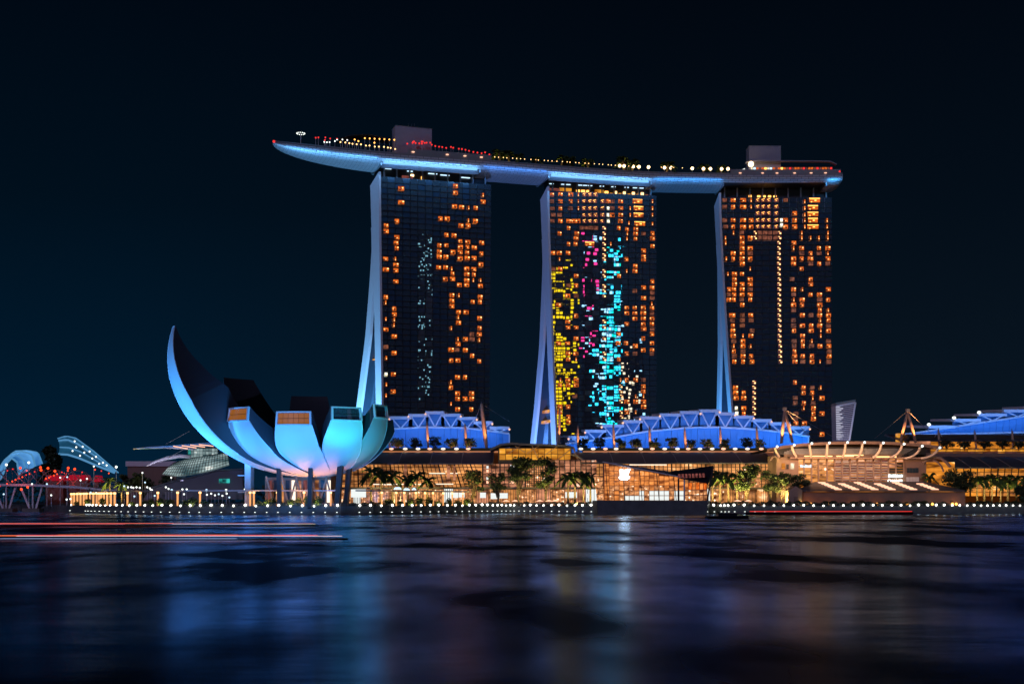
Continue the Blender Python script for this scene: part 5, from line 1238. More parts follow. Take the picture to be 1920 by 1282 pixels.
# railing
b = MB()
for a, c in zip(sh[2:-2], sh[3:-1]):
    for z in (DZ + .7, DZ + 1.05): b.bar((a.x, a.y, z), (c.x, c.y, z), .05, .05)
b.build('quay_railing', M['steel'], kind='structure')

# ------------------------------------------------------------------ colonnade along the promenade
def colonnade(lab, spans, posts, dY=12, py_top=919, thick=2.6):
    px0, px1 = spans
    t = thing('colonnade', (XX((px0 + px1) / 2, shoreY(px0) + dY), shoreY((px0 + px1) / 2) + dY, DZ), lab, 'colonnade', 'covered walkways along the quay')
    n = max(4, int((px1 - px0) / 20)); z = 8.1
    b = MB()
    for k in range(n):
        a = px0 + (px1 - px0) * k / n; c = px0 + (px1 - px0) * (k + 1) / n
        ya, yc = shoreY(a) + dY, shoreY(c) + dY
        b.hexa([(XX(a, ya), ya - 2.4, z), (XX(c, yc), yc - 2.4, z), (XX(c, yc), yc + 2.4, z), (XX(a, ya), ya + 2.4, z), (XX(a, ya), ya - 2.4, z + .45), (XX(c, yc), yc - 2.4, z + .45), (XX(c, yc), yc + 2.4, z + .45), (XX(a, ya), ya + 2.4, z + .45)])
    b.build('flat_roof', M['steel'], t)
    for p in posts:
        Y = shoreY(p) + dY; x = XX(p, Y); w_ = .27 if p > 230 else .3
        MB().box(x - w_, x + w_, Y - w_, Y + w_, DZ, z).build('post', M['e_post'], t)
        MB().box(x - w_ * 1.3, x + w_ * 1.3, Y - w_ * 1.5, Y + w_ * 1.3, z - .75, z - .15).build('post_lamp', M['e_warm'], t)
    return t
colonnade('left covered walkway on the quay, its posts given an orange glow', (130, 640), [134, 139, 145, 151, 157, 162, 169, 175, 181, 186, 190, 195, 201, 208, 215, 239, 263, 296, 333, 375, 469, 476, 520, 570, 620])
colonnade('right covered walkway on the quay, its posts given an orange glow', (668, 880), [716, 743, 758, 780, 797, 812, 831, 848, 868])
spotsz = [(150, 2500), (200, 2500), (260, 1600), (340, 1500), (480, 1300), (560, 1300), (730, 2200), (790, 2200), (850, 2000)]
for p, e in spotsz:
    Y = shoreY(p) + 12; spot('walkway_lamp', (XX(p, Y), Y - 5, 7.6), (XX(p, Y), Y + 4, 3), 150, e * .35, (1, .5, .18), .9, .4)

# ------------------------------------------------------------------ vegetation
def palm_mesh(seed, h=9.5, fl=3.6, nf=16):
    r_ = random.Random(seed); b = MB(); b.cur = 1
    lean = r_.uniform(-.5, .5)
    b.tube([(lean * (k / 6) ** 2, 0, h * k / 6) for k in range(7)], [.34 - .16 * k / 6 for k in range(7)], 6)
    b.cur = 0; top_ = Vector((lean, 0, h))
    for k in range(nf):
        az = 2 * math.pi * k / nf + r_.uniform(-.2, .2); el = r_.uniform(-.25, 1.25); L = fl * r_.uniform(.8, 1.15)
        d = Vector((math.cos(az), math.sin(az), 0)); sd = Vector((-d.y, d.x, 0)); pts = []
        for i in range(7):
            s = i / 6; pts.append(top_ + d * (L * s * math.cos(el * .8)) + Vector((0, 0, L * (math.sin(el) * s * 1.1 - (.72) * s * s))))
        for i in range(6):
            a, c = pts[i], pts[i + 1]; wl = (.2 + .55 * math.sin(math.pi * (i + .8) / 7.2))
            for s_ in (-1, 1):
                m_ = a.lerp(c, .5)
                b.q(a, c, c + sd * s_ * wl * .85 + d * .35 - Vector((0, 0, .42 * wl + .1)), a + sd * s_ * wl * .8 + d * .2 - Vector((0, 0, .45 * wl)))
    return b
def make_palm(seed, h, fl=3.6, nf=16, mats=None):
    t = bpy.data.objects.new('palm_tree', None); C.objects.link(t); ORG[t.name] = Vector((0, 0, 0))
    b = palm_mesh(seed, h, fl, nf); tr = MB(); cr = MB()
    for f, m_ in zip(b.f, b.m):
        tgt = tr if m_ == 1 else cr; i = len(tgt.v); tgt.v += [b.v[q] for q in f]; tgt.f.append(tuple(range(i, i + len(f)))); tgt.m.append(0)
    tr.build('trunk', M['bark'], t); cr.build('crown', mats or M['palm'], t); return t
PP = [make_palm(11, 9.2, 4.1, 15), make_palm(12, 8.2, 3.8, 14), make_palm(13, 7.2, 3.5, 13)]
used = [False] * 3
def put_palm(px, pytop, Y, lab, grp, v=0, zb=DZ, sc=None):
    hh = (9.6, 8.6, 7.6)[v] + 1.2; H_ = ZZ(pytop, Y) - zb; s = H_ / hh if sc is None else sc
    o_ = PP[v] if not used[v] else copy_tree(PP[v]); used[v] = True
    o_.location = (XX(px, Y), Y, zb); o_.scale = (s, s, s); o_.rotation_euler = (0, 0, random.uniform(0, 6)); tag(o_, lab, 'palm tree', grp); return o_
g1 = 'palms before the mall front'
pal = [(696, 873, 'left'), (715, 875, ''), (736, 878, ''), (764, 889, ''), (782, 878, ''), (801, 890, '')]
for k, (p, y, _) in enumerate(pal): put_palm(p, y, 500, '%s palm from the left in front of the mall beside the museum' % ORD[k], g1, k % 3)
for k, (p, y) in enumerate(((1065, 883), (1078, 880), (1094, 882), (1107, 883))): put_palm(p, y, 488, '%s palm from the left just left of the crystal pavilion' % ORD[k], g1, (k + 1) % 3)
for k, (p, y) in enumerate(((1336, 881), (1350, 878), (1366, 884), (1382, 886))): put_palm(p, y, 492, '%s palm from the left just right of the crystal pavilion' % ORD[k], g1, k % 3)
for k, (p, y) in enumerate(((1742, 885), (1832, 889), (1846, 888), (1860, 887), (1876, 889), (1890, 887), (1906, 889), (1925, 888))): put_palm(p, y, 496, '%s palm from the left right of the entrance building' % ORD[k], g1, k % 3)
for k, (p, y) in enumerate(((206, 893), (228, 900))): put_palm(p, y, 520, '%s palm under the bridge end at the left' % ('left' if k == 0 else 'right'), g1, k)
def tree(px, pytop, wpx, Y, lab, cat='tree', grp=None, zb=DZ, m=None, n=1500, lf=.62, trunk_frac=.26, shape='round', name='broadleaf_tree', seed=0):
    r_ = random.Random(int(px * 7 + Y) + seed); st_ = random.getstate(); random.seed(int(px * 3))
    H_ = ZZ(pytop, Y) - zb; rw = wpx / F * Y / 2; x = XX(px, Y)
    t = thing(name, (x, Y, zb), lab, cat, grp)
    b = MB(); hc = H_ * trunk_frac
    b.tube([(x, Y, zb), (x + .05 * H_ * r_.uniform(-1, 1), Y, zb + hc), (x + .05 * rw, Y, zb + H_ * .7)], [.045 * H_ ** .9 * .5 + .1, .03 * H_ * .5 + .08, .04], 6)
    lobes = []
    nl = 11
    for k in range(nl):
        a = 2 * math.pi * k / nl * 2.4; f = .25 + .75 * k / nl
        rr = rw * (.62 if shape == 'round' else .75) * math.sqrt(r_.uniform(.1, 1)); zz = hc + (H_ - hc) * (r_.uniform(.15, .82) if shape == 'round' else (.45 + .2 * (k % 3)))
        cx = x + rr * math.cos(a); cy_ = Y + rr * math.sin(a); rl = rw * r_.uniform(.36, .56)
        lobes.append((Vector((cx, cy_, zb + zz)), rl))
        b.tube([(x, Y, zb + hc * .8), (x + (cx - x) * .5, Y + (cy_ - Y) * .5, zb + (hc + zz) / 2), (cx, cy_, zb + zz)], [.16 * rw / 4 + .06, .1, .04], 4)
    b.build('trunk', M['bark'], t)
    c = MB()
    for k in range(n):
        ce, rl = lobes[r_.randrange(nl)]
        v = Vector((r_.gauss(0, 1), r_.gauss(0, 1), r_.gauss(0, 1))).normalized() * rl * r_.uniform(.3, 1.1)
        v.z *= .72 if shape == 'round' else .6
        c.leaf(ce + v, lf * r_.uniform(.6, 1.2))
    c.build('crown', m or M['leaf'], t); random.setstate(st_); return t
g2 = 'broadleaf trees along the promenade'
tree(888, 876, 46, 498, 'small broadleaf tree left of the two tall ones before the mall', grp=g2, n=900)
tree(932, 873, 38, 498, 'dark rounded tree just left of the tall tree before the atrium', grp=g2, n=1100, m=M['leafdark'])
tree(974, 845, 56, 494, 'tall broad tree in front of the atrium, left of the slimmer tall tree', grp=g2, n=2700)
tree(1024, 844, 46, 494, 'tall slim tree in front of the atrium, right of the broader tall tree', grp=g2, n=1600)
tree(1402, 854, 50, 490, 'tall pale green tree in front of the mall right of the crystal pavilion', grp=g2, n=1900)
tree(1443, 863, 34, 488, 'dark ragged tree at the left corner of the entrance building', grp=g2, n=1300, m=M['leafdark'])
tree(1468, 879, 36, 488, 'yellow green tree before the left wing of the entrance building', grp=g2, n=1100)
tree(1500, 882, 42, 486, 'dark rounded tree beside the gabled hut', grp=g2, n=1300, m=M['leafdark'])
tree(1797, 868, 62, 490, 'big dark tree right of the entrance building', grp=g2, n=2200, m=M['leafdark'])
tree(1922, 898, 36, 486, 'black tree cut by the right edge of the picture', grp=g2, n=1800, m=M['leafdark'], lf=.8, trunk_frac=.1)
tree(93, 820, 52, 700, 'tall black mass of foliage between the two blue glass domes', grp='dark trees at the left', n=3800, lf=1.5, trunk_frac=.08, m=M['leafdark'])
tree(265, 872, 52, 560, 'dark tree left of the glass canopied building', grp='dark trees at the left', n=1500, lf=.9, m=M['leafdark'], trunk_frac=.15)
tree(312, 886, 46, 555, 'dark low tree under the pale glass shell', grp='dark trees at the left', n=1300, lf=.8, m=M['leafdark'], trunk_frac=.15)
tree(231, 876, 26, 580, 'small dark tree right of the larger glass dome', grp='dark trees at the left', n=800, lf=.8, m=M['leafdark'], trunk_frac=.15)
for k, p in enumerate((745, 778, 815, 848, 881)):
    dark = p in (778, 815)
    tree(p, 821 if p != 815 else 817, 26 if p != 778 else 30, 575, '%s terrace tree from the left before the smaller hall' % ORD[k], grp='terrace trees before the smaller hall', zb=25.2, n=620, lf=.5, shape='tier', m=M['leafdark'] if dark else M['leaf'], trunk_frac=.25, name='terrace_tree')
for k, p in enumerate((1093, 1124, 1163, 1192, 1227, 1260, 1296, 1326, 1359, 1400, 1424)):
    tree(p, 819 + (k * 5) % 4, 23 + (k * 3) % 6, 575, '%s terrace tree from the left before the large hall' % ORD[k], grp='terrace trees before the large hall', zb=25.2, n=620, lf=.5, shape='tier' if k % 2 else 'round', m=M['leafdark'] if k % 3 == 0 else M['leaf'], trunk_frac=.25, name='terrace_tree')
for k, p in enumerate((1775, 1808, 1845, 1880, 1910)):
    tree(p, 826 + (k * 5) % 3, 27, 578, '%s terrace tree from the left before the amber storey at the right edge' % ORD[k], grp='terrace trees at the right edge', zb=27.4, n=560, lf=.5, shape='tier', m=M['leafdark'], trunk_frac=.25, name='terrace_tree')
for p in (745, 848, 881, 1165, 1193, 1230, 1262, 1298, 1330, 1362, 1424):
    spot('tree_uplight', (XX(p, 572), 571, 25.8), (XX(p, 575), 575, 31), 95, 2200, (1, .42, .10), .8, .3)
# palms on the deck
PD = make_palm(21, 2.6, 1.9, 12); usedd = False
for k, (px, py) in enumerate(((938, 280.5), (955, 284), (972, 289), (1004, 294), (1053, 291), (1069, 293), (1103, 297), (1170, 295), (1186, 300), (1250, 303), (1318, 307), (1352, 309))):
    s_ = s_of(px); p = deckP(s_, 5, 0); zb = ZR - .3; hh = ZZ(py, p.y) - zb
    o_ = PD if not usedd else copy_tree(PD); usedd = True
    o_.location = (XX(px, p.y), p.y, zb); o_.scale = (hh / 3.2,) * 3; o_.rotation_euler = (0, 0, k); tag(o_, '%s small palm from the left on the open part of the deck' % ORD[k], 'palm tree', 'palms on the rooftop deck')
    if k in (0, 1, 4, 6, 7, 8, 9): spot('deck_palm_light', (p.x, p.y - 2, ZR + .3), (p.x, p.y, ZR + 4), 100, 420, (1, .7, .1), .8, .3)
# shrubs between the posts, promenade hedges
g3 = 'shrubs along the covered walkway'
sx = [144, 166, 192, 222, 246, 271, 283, 301, 318, 347, 361, 383, 486, 500, 511, 530, 546, 560, 578, 596, 728, 750, 771, 786, 804, 822, 842, 858, 876]
pr = MB(); random.seed(4)
for k in range(260):
    v = Vector((random.gauss(0, 1), random.gauss(0, 1), random.gauss(0, 1))).normalized() * random.uniform(.3, 1); pr.leaf(Vector((v.x * 1.6, v.y * 1.2, 1.5 + v.z * 1.4)), .42)
shrub = pr.build('shrub', M['palm'])
for k, p in enumerate(sx):
    Y = shoreY(p) + 9; o_ = shrub if k == 0 else copy_tree(shrub); o_.location = (XX(p, Y), Y, DZ); s = random.uniform(.7, 1.25); o_.scale = (s * random.uniform(.8, 1.3), s, s * random.uniform(.8, 1.2)); o_.rotation_euler = (0, 0, random.uniform(0, 6))
    tag(o_, '%s lit shrub from the left between the walkway posts' % ordn(k), 'shrub', g3)
    if k % 3 == 1: spot('shrub_light', (XX(p, Y), Y - 2.2, DZ + .4), (XX(p, Y), Y, DZ + 2), 130, 420, (.95, .8, .2), .8, .3)
def hedge(nm, px0, px1, dY, h, n, m, lab=None):
    b = MB()
    for k in range(n):
        p = random.uniform(px0, px1); Y = shoreY(p) + dY + random.uniform(-1.2, 1.2); b.leaf(Vector((XX(p, Y), Y, DZ + random.uniform(.1, h) * (.75 + .15 * math.sin(p * .11) + .12 * math.sin(p * .37 + 1)))), .45)
    o_ = b.build(nm, m, kind='stuff'); return o_
hedge('hedge_foliage', 640, 1118, 14, 1.8, 5000, M['leafdark']); hedge('hedge_foliage', 1325, 1940, 7, 2.2, 7500, M['leafdark']); hedge('hedge_foliage', 110, 640, 16, 1.2, 4000, M['leafdark'])
# palm and tree lights from the ground
for (px, y, e) in ((705, 494, 700), (745, 494, 600), (790, 494, 800), (1080, 482, 1300), (1100, 482, 900), (1345, 485, 1600), (1378, 485, 1500), (1402, 482, 1200), (1468, 480, 1500), (1745, 488, 1200), (1840, 488, 900), (1880, 488, 900), (205, 512, 900), (226, 512, 1000), (975, 487, 500), (1025, 487, 500), (890, 490, 500), (1500, 478, 300), (1785, 482, 400)):
    spot('garden_uplight', (XX(px, y), y, DZ + .5), (XX(px, y + 7), y + 7, 12), 95, e * 17, (1, .72, .20), .8, .3)
# far treeline
b = MB(); rnd = random.Random(8)
for k in range(9000):
    X_ = rnd.uniform(-620, 620); hh = 12 + 5 * math.sin(X_ * .03) + 4 * math.sin(X_ * .083 + 1); z = DZ + hh * rnd.random() ** .7
    b.leaf(Vector((X_, 905 + rnd.uniform(-9, 9), z)), 1.7)
b.build('far_treeline', M['leafdark'], kind='stuff')

# ------------------------------------------------------------------ bridge at the left
YB = 560
br = thing('footbridge', (XX(90, YB), YB, 0), 'tubular footbridge with red lights on angled legs at the left edge', 'bridge')
def by(p): return lerp([(-200, 905), (60, 907), (150, 911), (215, 918)], p)
b = MB(); xs_ = [-200 + 20 * k for k in range(22)]
for a, c in zip(xs_, xs_[1:]):
    b.hexa([(XX(a, YB), YB - 3, ZZ(by(a), YB) - 1), (XX(c, YB), YB - 3, ZZ(by(c), YB) - 1), (XX(c, YB), YB + 3, ZZ(by(c), YB) - 1), (XX(a, YB), YB + 3, ZZ(by(a), YB) - 1), (XX(a, YB), YB - 3, ZZ(by(a), YB)), (XX(c, YB), YB - 3, ZZ(by(c), YB)), (XX(c, YB), YB + 3, ZZ(by(c), YB)), (XX(a, YB), YB + 3, ZZ(by(a), YB))])
b.build('deck', M['steel'], br)
def hx(p, ph, sgn):
    rad = 3.9 * min(1, max(.05, (262 - p) / 110)); c = ZZ(by(p), YB) + rad * .75
    a = sgn * p * .075 + ph; return Vector((XX(p, YB), YB + rad * math.cos(a), c + rad * math.sin(a)))
for ph, sg in ((0, 1), (2.1, 1), (4.2, 1), (0, -1), (3.1, -1)):
    MB().tube([hx(p, ph, sg) for p in range(-200, 252, 6)], .17, 5).build('helix_tube', M['steel'], br, smooth=True)
for p in range(-190, 240, 23): MB().tube([hx(p, a * math.pi / 6, 0) for a in range(13)], .1, 4).build('hoop', M['steel'], br)
for a, c in ((-60, 1), (12, 1), (62, 1)):
    for (dx, dx2) in ((-24, -5), (18, 5), (0, 0)):
        MB().bar((XX(a + dx, YB), YB, ZZ(910, YB)), (XX(a + dx2, YB), YB, .8), .8 if dx else .5, .8).build('leg', M['steel'], br)
    MB().box(XX(a - 16, YB), XX(a + 16, YB), YB - 3, YB + 3, -2, 1.6).build('pier_base', M['quay'], br)
rnd = random.Random(12)
rl = [(0, 911), (13, 906.5), (23, 902), (29, 899), (36, 896.5), (42, 894), (49, 890), (55, 888), (65, 884), (77, 881), (76, 876), (90, 877.5), (103, 883), (86, 897), (92, 895), (95, 893), (101, 891), (107, 888.5), (116, 885), (127, 882), (128, 877), (140, 879), (38, 877), (24, 879), (52, 913), (40, 917), (154, 885), (178, 880), (190, 882.5), (204, 887), (14, 882), (50, 882)]
for k, (p, y) in enumerate(sorted(rl)):
    big = (p, y) in ((90, 877.5), (140, 879), (77, 881), (76, 876), (103, 883), (38, 877), (128, 877), (52, 913), (40, 917))
    x, z = XX(p, YB - 4.3), ZZ(y, YB - 4.3)
    b = MB(); b.ball((x, YB - 4.3, z), .55 if big else .33, 7, 5); 
    o_ = b.build('bridge_light', M['e_redorange'] if big or k % 2 else M['e_red'], at=(x, YB - 4.3, z)); tag(o_, '%s %s red light from the left on the tubular footbridge' % (ordn(k), 'large' if big else 'small'), 'light', 'red lights on the footbridge')
spot('bridge_red', (XX(120, YB), YB - 1, 13), (XX(120, YB), YB + 30, 11), 150, 2600, (1, .05, .03), .8, 1)
spot('bridge_red', (XX(40, YB), YB - 8, 14), (XX(40, YB), YB, 12), 150, 900, (1, .1, .08), .8, 1)
area('bridge_leg_wash', (XX(45, 540), 535, 2.5), (XX(45, 560), 560, 7), 20, 1, 160, (.8, .7, .9))
# red lit tents behind the bridge
for (a, c, y0, y1, lb) in ((85, 122, 891, 901, 'left'), (128, 165, 890, 900, 'middle'), (176, 188, 891, 903, 'right')):
    t = thing('marquee', (XX((a + c) / 2, 590), 590, DZ), '%s red lit marquee seen through the footbridge' % lb, 'marquee', 'red marquees behind the footbridge')
    MB().hexa([(XX(a, 590), 588, ZZ(y1, 590)), (XX(c, 590), 588, ZZ(y1, 590)), (XX(c, 590), 596, ZZ(y1, 590)), (XX(a, 590), 596, ZZ(y1, 590)), (XX(a + 4, 590), 589, ZZ(y0, 590)), (XX(c - 3, 590), 589, ZZ(y0, 590)), (XX(c - 3, 590), 595, ZZ(y0, 590)), (XX(a + 4, 590), 595, ZZ(y0, 590))]).build('tent_roof', mat('red_canvas', (.5, .03, .05), .6, emit=(.5, .0, .015), es=.5, sample=False) if lb == 'left' else bpy.data.materials['red_canvas'], t)
    MB().box(XX(a + 2, 590), XX(c - 2, 590), 589, 595, DZ, ZZ(y1, 590)).build('tent_wall', M['brown'], t)

# ------------------------------------------------------------------ glass domes behind the bridge
def domeshell(lab, Y, arcs, ribw, lights, em):
    """arcs: list of polylines in px, front rib first; shell is stretched between them"""
    t = thing('glass_dome', (XX(arcs[0][0][0], Y), Y, DZ), lab, 'glass dome', 'glass domes behind the bridge')
    def samp(pl_, f):
        L = [0]
        for a, c in zip(pl_, pl_[1:]): L.append(L[-1] + math.hypot(c[0] - a[0], c[1] - a[1]))
        s = f * L[-1]; return (lerp(list(zip(L, [p[0] for p in pl_])), s), lerp(list(zip(L, [p[1] for p in pl_])), s))
    dep_ = 12
    for k, (A, B_) in enumerate(zip(arcs, arcs[1:])):
        b = MB()
        def Pt(i, j):
            p = samp(A if j == 0 else B_, i / 14); y = Y + dep_ * (k + j); return (XX(p[0], y), y, ZZ(p[1], y))
        b.grid(Pt, 14, 1); b.build('glazing', em, t)
    for k, A in enumerate(arcs):
        y = Y + dep_ * k - .6
        pts = [(lambda p: (XX(p[0], y), y, ZZ(p[1], y)))(samp(A, i / 20)) for i in range(21)]
        MB().tube(pts, ribw * (1 if k % 2 == 0 else .6), 6).build('rib', M['e_rib'], t, smooth=True)
    for (p, q) in lights: MB().ball((XX(p, Y - 2), Y - 2, ZZ(q, Y - 2)), .62, 6, 4).build('rib_lamp', M['e_white2'], t)
M['e_rib'] = E('rib_glow', (.10, .33, .62), .75)
M['domeglass'] = emit_var('dome_glass', (.003, .03, .07), (.02, .13, .26), .5, .8, (.03, .03, .05))
M['domeblue'] = emit_var('dome_glass_blue', (.02, .16, .5), (.12, .40, .85), .6, .9, (.04, .04, .08))
domeshell('larger blue ribbed glass dome curving down to the right behind the footbridge', 900,
    [[(110, 851), (127, 852), (147, 858), (180, 872), (215, 886)], [(112, 838), (130, 839), (150, 846), (185, 866), (215, 885)], [(110, 826), (126, 824), (145, 832), (180, 856), (216, 884)], [(108, 822), (124, 817), (142, 821), (175, 845), (222, 886)]], .8,
    [(140, 827), (155, 837), (168, 846), (180, 856), (143, 838), (158, 848), (173, 859), (193, 867), (136, 845), (150, 854), (186, 869), (200, 872)], M['domeglass'])
domeshell('smaller bright blue glass dome at the left edge of the picture', 880,
    [[(-6, 908), (6, 888), (12, 868), (22, 858), (32, 866), (36, 890)], [(-10, 906), (4, 878), (16, 858), (32, 852), (44, 862), (50, 884)], [(-10, 900), (6, 868), (22, 850), (42, 846), (60, 852), (66, 874)], [(-12, 894), (8, 862), (28, 845), (52, 844), (72, 848), (80, 870)]], .7,
    [(11, 870.5)], M['domeblue'])
# ------------------------------------------------------------------ left shore buildings
sb = thing('flat_building', (XX(283, 640), 640, DZ), 'plain dark flat roofed building behind the trees left of the museum', 'building')
MB().box(XX(239, 640), XX(330, 640), 640, 660, DZ, ZZ(874, 640)).build('wall', M['brown'], sb); MB().box(XX(237, 640), XX(332, 640), 638.5, 661, ZZ(874, 640), ZZ(864.5, 640)).build('roof_band', M['white'], sb)
sh_ = thing('glass_shell', (XX(370, 520), 520, DZ), 'pale lit glass shell building with curved gridded roof left of the museum', 'building')
M['shellglass'] = M['tealglass']
# gridded vault: rows from ground line up to the ridge
lowl = [(304, 889), (330, 893), (360, 890), (395, 883), (430, 872)]
upl = [(336, 866), (352, 860), (372, 857), (400, 853), (425, 848)]
def vp(i, j, nu, nv):
    f = i / nu; g = j / nv
    a = (lerp([(k / 4, p[0]) for k, p in enumerate(lowl)], f), lerp([(k / 4, p[1]) for k, p in enumerate(lowl)], f)); c = (lerp([(k / 4, p[0]) for k, p in enumerate(upl)], f), lerp([(k / 4, p[1]) for k, p in enumerate(upl)], f))
    gx = g; gy = math.sin(g * math.pi / 2); px = a[0] + (c[0] - a[0]) * gx; py = a[1] + (c[1] - a[1]) * gy; Y = 515 + 16 * g ** 1.3
    return Vector((XX(px, Y), Y, ZZ(py, Y)))
b = MB(); b.grid(lambda i, j: vp(i, j, 24, 8), 24, 8); b.build('glazing', M['tealglass'], sh_)
b = MB()
for i in range(0, 25): b.tube([vp(i, j, 24, 8) + Vector((0, -.3, .2)) for j in range(9)], .13, 3)
for j in range(9): b.tube([vp(i, j, 24, 8) + Vector((0, -.3, .2)) for i in range(0, 25, 3)], .11, 3)
b.build('glazing_grid', M['mullion'], sh_, kind='stuff')
for k in range(10):
    for j in range(3):
        a, c = 352 + 5.6 * k, 352 + 5.6 * (k + 1); y0, y1 = 840 + 6 * j, 840 + 6 * (j + 1)
        if k > 6 and j > 1: continue
        MB().box(XX(a, 532) + .1, XX(c, 532) - .1, 532, 532.3, ZZ(y1, 532) + .1, ZZ(y0, 532) - .1).build('pane', M['greenglass'] if k == 0 else M['tealglass'], sh_)
MB().box(XX(351, 533), XX(410, 533), 532.5, 534, ZZ(860, 533), ZZ(839, 533)).build('glazing_frame', M['mullion'], sh_)
for (pts, r0) in ((((250, 841.5), (275, 838.5), (300, 837), (330, 838.5), (360, 841)), .55), (((275, 873), (290, 865), (310, 858), (332, 854), (350, 855)), .85)):
    MB().tube([(XX(p, 518), 518 + k * 1.5, ZZ(q, 518)) for k, (p, q) in enumerate(pts)], [r0 * f for f in (.35, .7, 1, 1, .9)], 6).build('canopy_blade', M['e_blade'] if 'e_blade' in M else M['white'], sh_, smooth=True)
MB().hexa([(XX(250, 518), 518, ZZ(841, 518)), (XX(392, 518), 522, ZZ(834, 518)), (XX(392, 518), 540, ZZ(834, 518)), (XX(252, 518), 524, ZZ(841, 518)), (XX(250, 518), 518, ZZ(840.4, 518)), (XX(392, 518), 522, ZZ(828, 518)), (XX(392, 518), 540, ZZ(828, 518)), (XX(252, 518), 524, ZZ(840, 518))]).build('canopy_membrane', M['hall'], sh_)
for k in range(4): MB().bar((XX(325 + 16 * k, 517), 517, ZZ(836 - 1.0 * k, 517)), (XX(352 + 16 * k, 517), 517, ZZ(841 - 1.6 * k, 517)), .4, .35).build('canopy_strut', M['e_peach'], sh_)
for (a, c) in (((315, 858), (345, 842)), ((310, 833), (355, 808))): MB().tube([(XX(a[0], 520), 520, ZZ(a[1], 520)), (XX(c[0], 520), 520, ZZ(c[1], 520))], .12, 4).build('stay_cable', M['steel'], sh_)
area('canopy_wash', (XX(300, 505), 503, 12), (XX(320, 518), 520, 26), 20, 2, 3200, (.75, .7, 1))
dk = thing('sloped_building', (XX(380, 500), 500, DZ), 'low dark building with a rising roof and green lit window left of the museum', 'building')
pts = [(268, 936), (285, 914), (320, 903), (365, 893), (408, 881), (455, 879), (455, 936)]
b = MB(); n0 = len(pts)
b.v += [(XX(p, 502), 502, max(DZ, ZZ(q, 502))) for p, q in pts] + [(XX(p, 502), 514, max(DZ, ZZ(q, 502))) for p, q in pts]
b.f.append(tuple(range(n0))[::-1]); b.m.append(0); b.f.append(tuple(range(n0, 2 * n0))); b.m.append(0)
for k in range(n0): b.f.append((k, (k + 1) % n0, n0 + (k + 1) % n0, n0 + k)); b.m.append(0)
b.build('wall', M['roofdark'], dk)
for k in range(3): MB().box(XX(410 + 7 * k, 501), XX(416 + 7 * k, 501), 501.4, 501.8, ZZ(905, 501), ZZ(897, 501)).build('window', M['greenglass'], dk)
MB().tube([(XX(p, 501.5), 501.5, ZZ(q, 501.5)) for p, q in pts[1:6]], .3, 4).build('roof_edge', M['steel'], dk)
# small bright lights scattered on the left promenade
rnd = random.Random(31)
sl = [(233, 911), (240, 913), (246, 913), (250, 914), (256, 913), (262, 914), (276, 913), (281, 915), (284, 919), (311, 913), (316, 916), (322, 919), (267, 886), (272, 904), (342, 917), (350, 917), (387, 919), (424, 919), (459, 917), (466, 919), (388, 927), (396, 925), (403, 928), (410, 926), (417, 929), (425, 925), (430, 932), (252, 930), (345, 926), (290, 929), (321, 895), (7, 926), (96, 928), (125, 936), (132, 935), (60, 907), (88, 907), (170, 923), (180, 922), (113, 895), (126, 894), (151, 900), (163, 897), (176, 874), (218, 875), (12, 871), (54, 867)]
for k, (p, y) in enumerate(sorted(sl)):
    Y = 495 if y > 905 else 540; z = ZZ(y, Y); x = XX(p, Y); big = y in (875, 871, 867, 919)
    b = MB(); b.cur = 1; b.ball((x, Y, z), .55 if big else .36, 7, 4); b.cur = 0; b.box(x - .07, x + .07, Y - .07, Y + .07, DZ, z - .3)
    tag(b.build('promenade_lamp', [M['steel'], M['e_white2'] if k % 4 else M['e_blue_white']], at=(x, Y, DZ)), '%s small white lamp from the left on the shore left of the museum' % ordn(k), 'lamp', 'small lamps at the left shore')
# parasols / kiosks in front of the mall
for k, (a, c, y) in enumerate(((738, 752, 915), (756, 768, 917), (772, 780, 916))):
    t = thing('kiosk_canopy', (XX((a + c) / 2, 496), 496, DZ), '%s bluish white kiosk canopy from the left, under the palms' % ORD[k], 'canopy', 'lit kiosk canopies')
    MB().hexa([(XX(a, 496), 495, ZZ(y + 2, 496)), (XX(c, 496), 495, ZZ(y + 2, 496)), (XX(c, 496), 499, ZZ(y + 2, 496)), (XX(a, 496), 499, ZZ(y + 2, 496)), (XX(a + 3, 496), 496, ZZ(y - 2, 496)), (XX(c - 3, 496), 496, ZZ(y - 2, 496)), (XX(c - 3, 496), 498, ZZ(y - 2, 496)), (XX(a + 3, 496), 498, ZZ(y - 2, 496))]).build('canopy_roof', M['e_blue_white'], t)
    for q in (a + 1, c - 1): MB().box(XX(q, 496) - .08, XX(q, 496) + .08, 496.5, 496.7, DZ, ZZ(y + 2, 496)).build('post', M['steel'], t)
for k, (p, c) in enumerate(((949, 'left'), (966, 'second'), (1012, 'third'), (1029, 'fourth'), (1041, 'fifth'), (1383, 'sixth'), (1403, 'seventh'))):
    Y = shoreY(p) + 5; t = thing('parasol', (XX(p, Y), Y, DZ), '%s low orange lit parasol from the left on the promenade' % (ORD[k]), 'parasol', 'orange parasols on the promenade')
    MB().tube([(XX(p, Y), Y, DZ), (XX(p, Y), Y, DZ + 2.3)], .06, 5).build('pole', M['steel'], t)
    b = MB(); b.tube([(XX(p, Y), Y, DZ + 1.9), (XX(p, Y), Y, DZ + 2.5)], [1.5, .1], 8); b.build('shade', M['e_peach'], t)

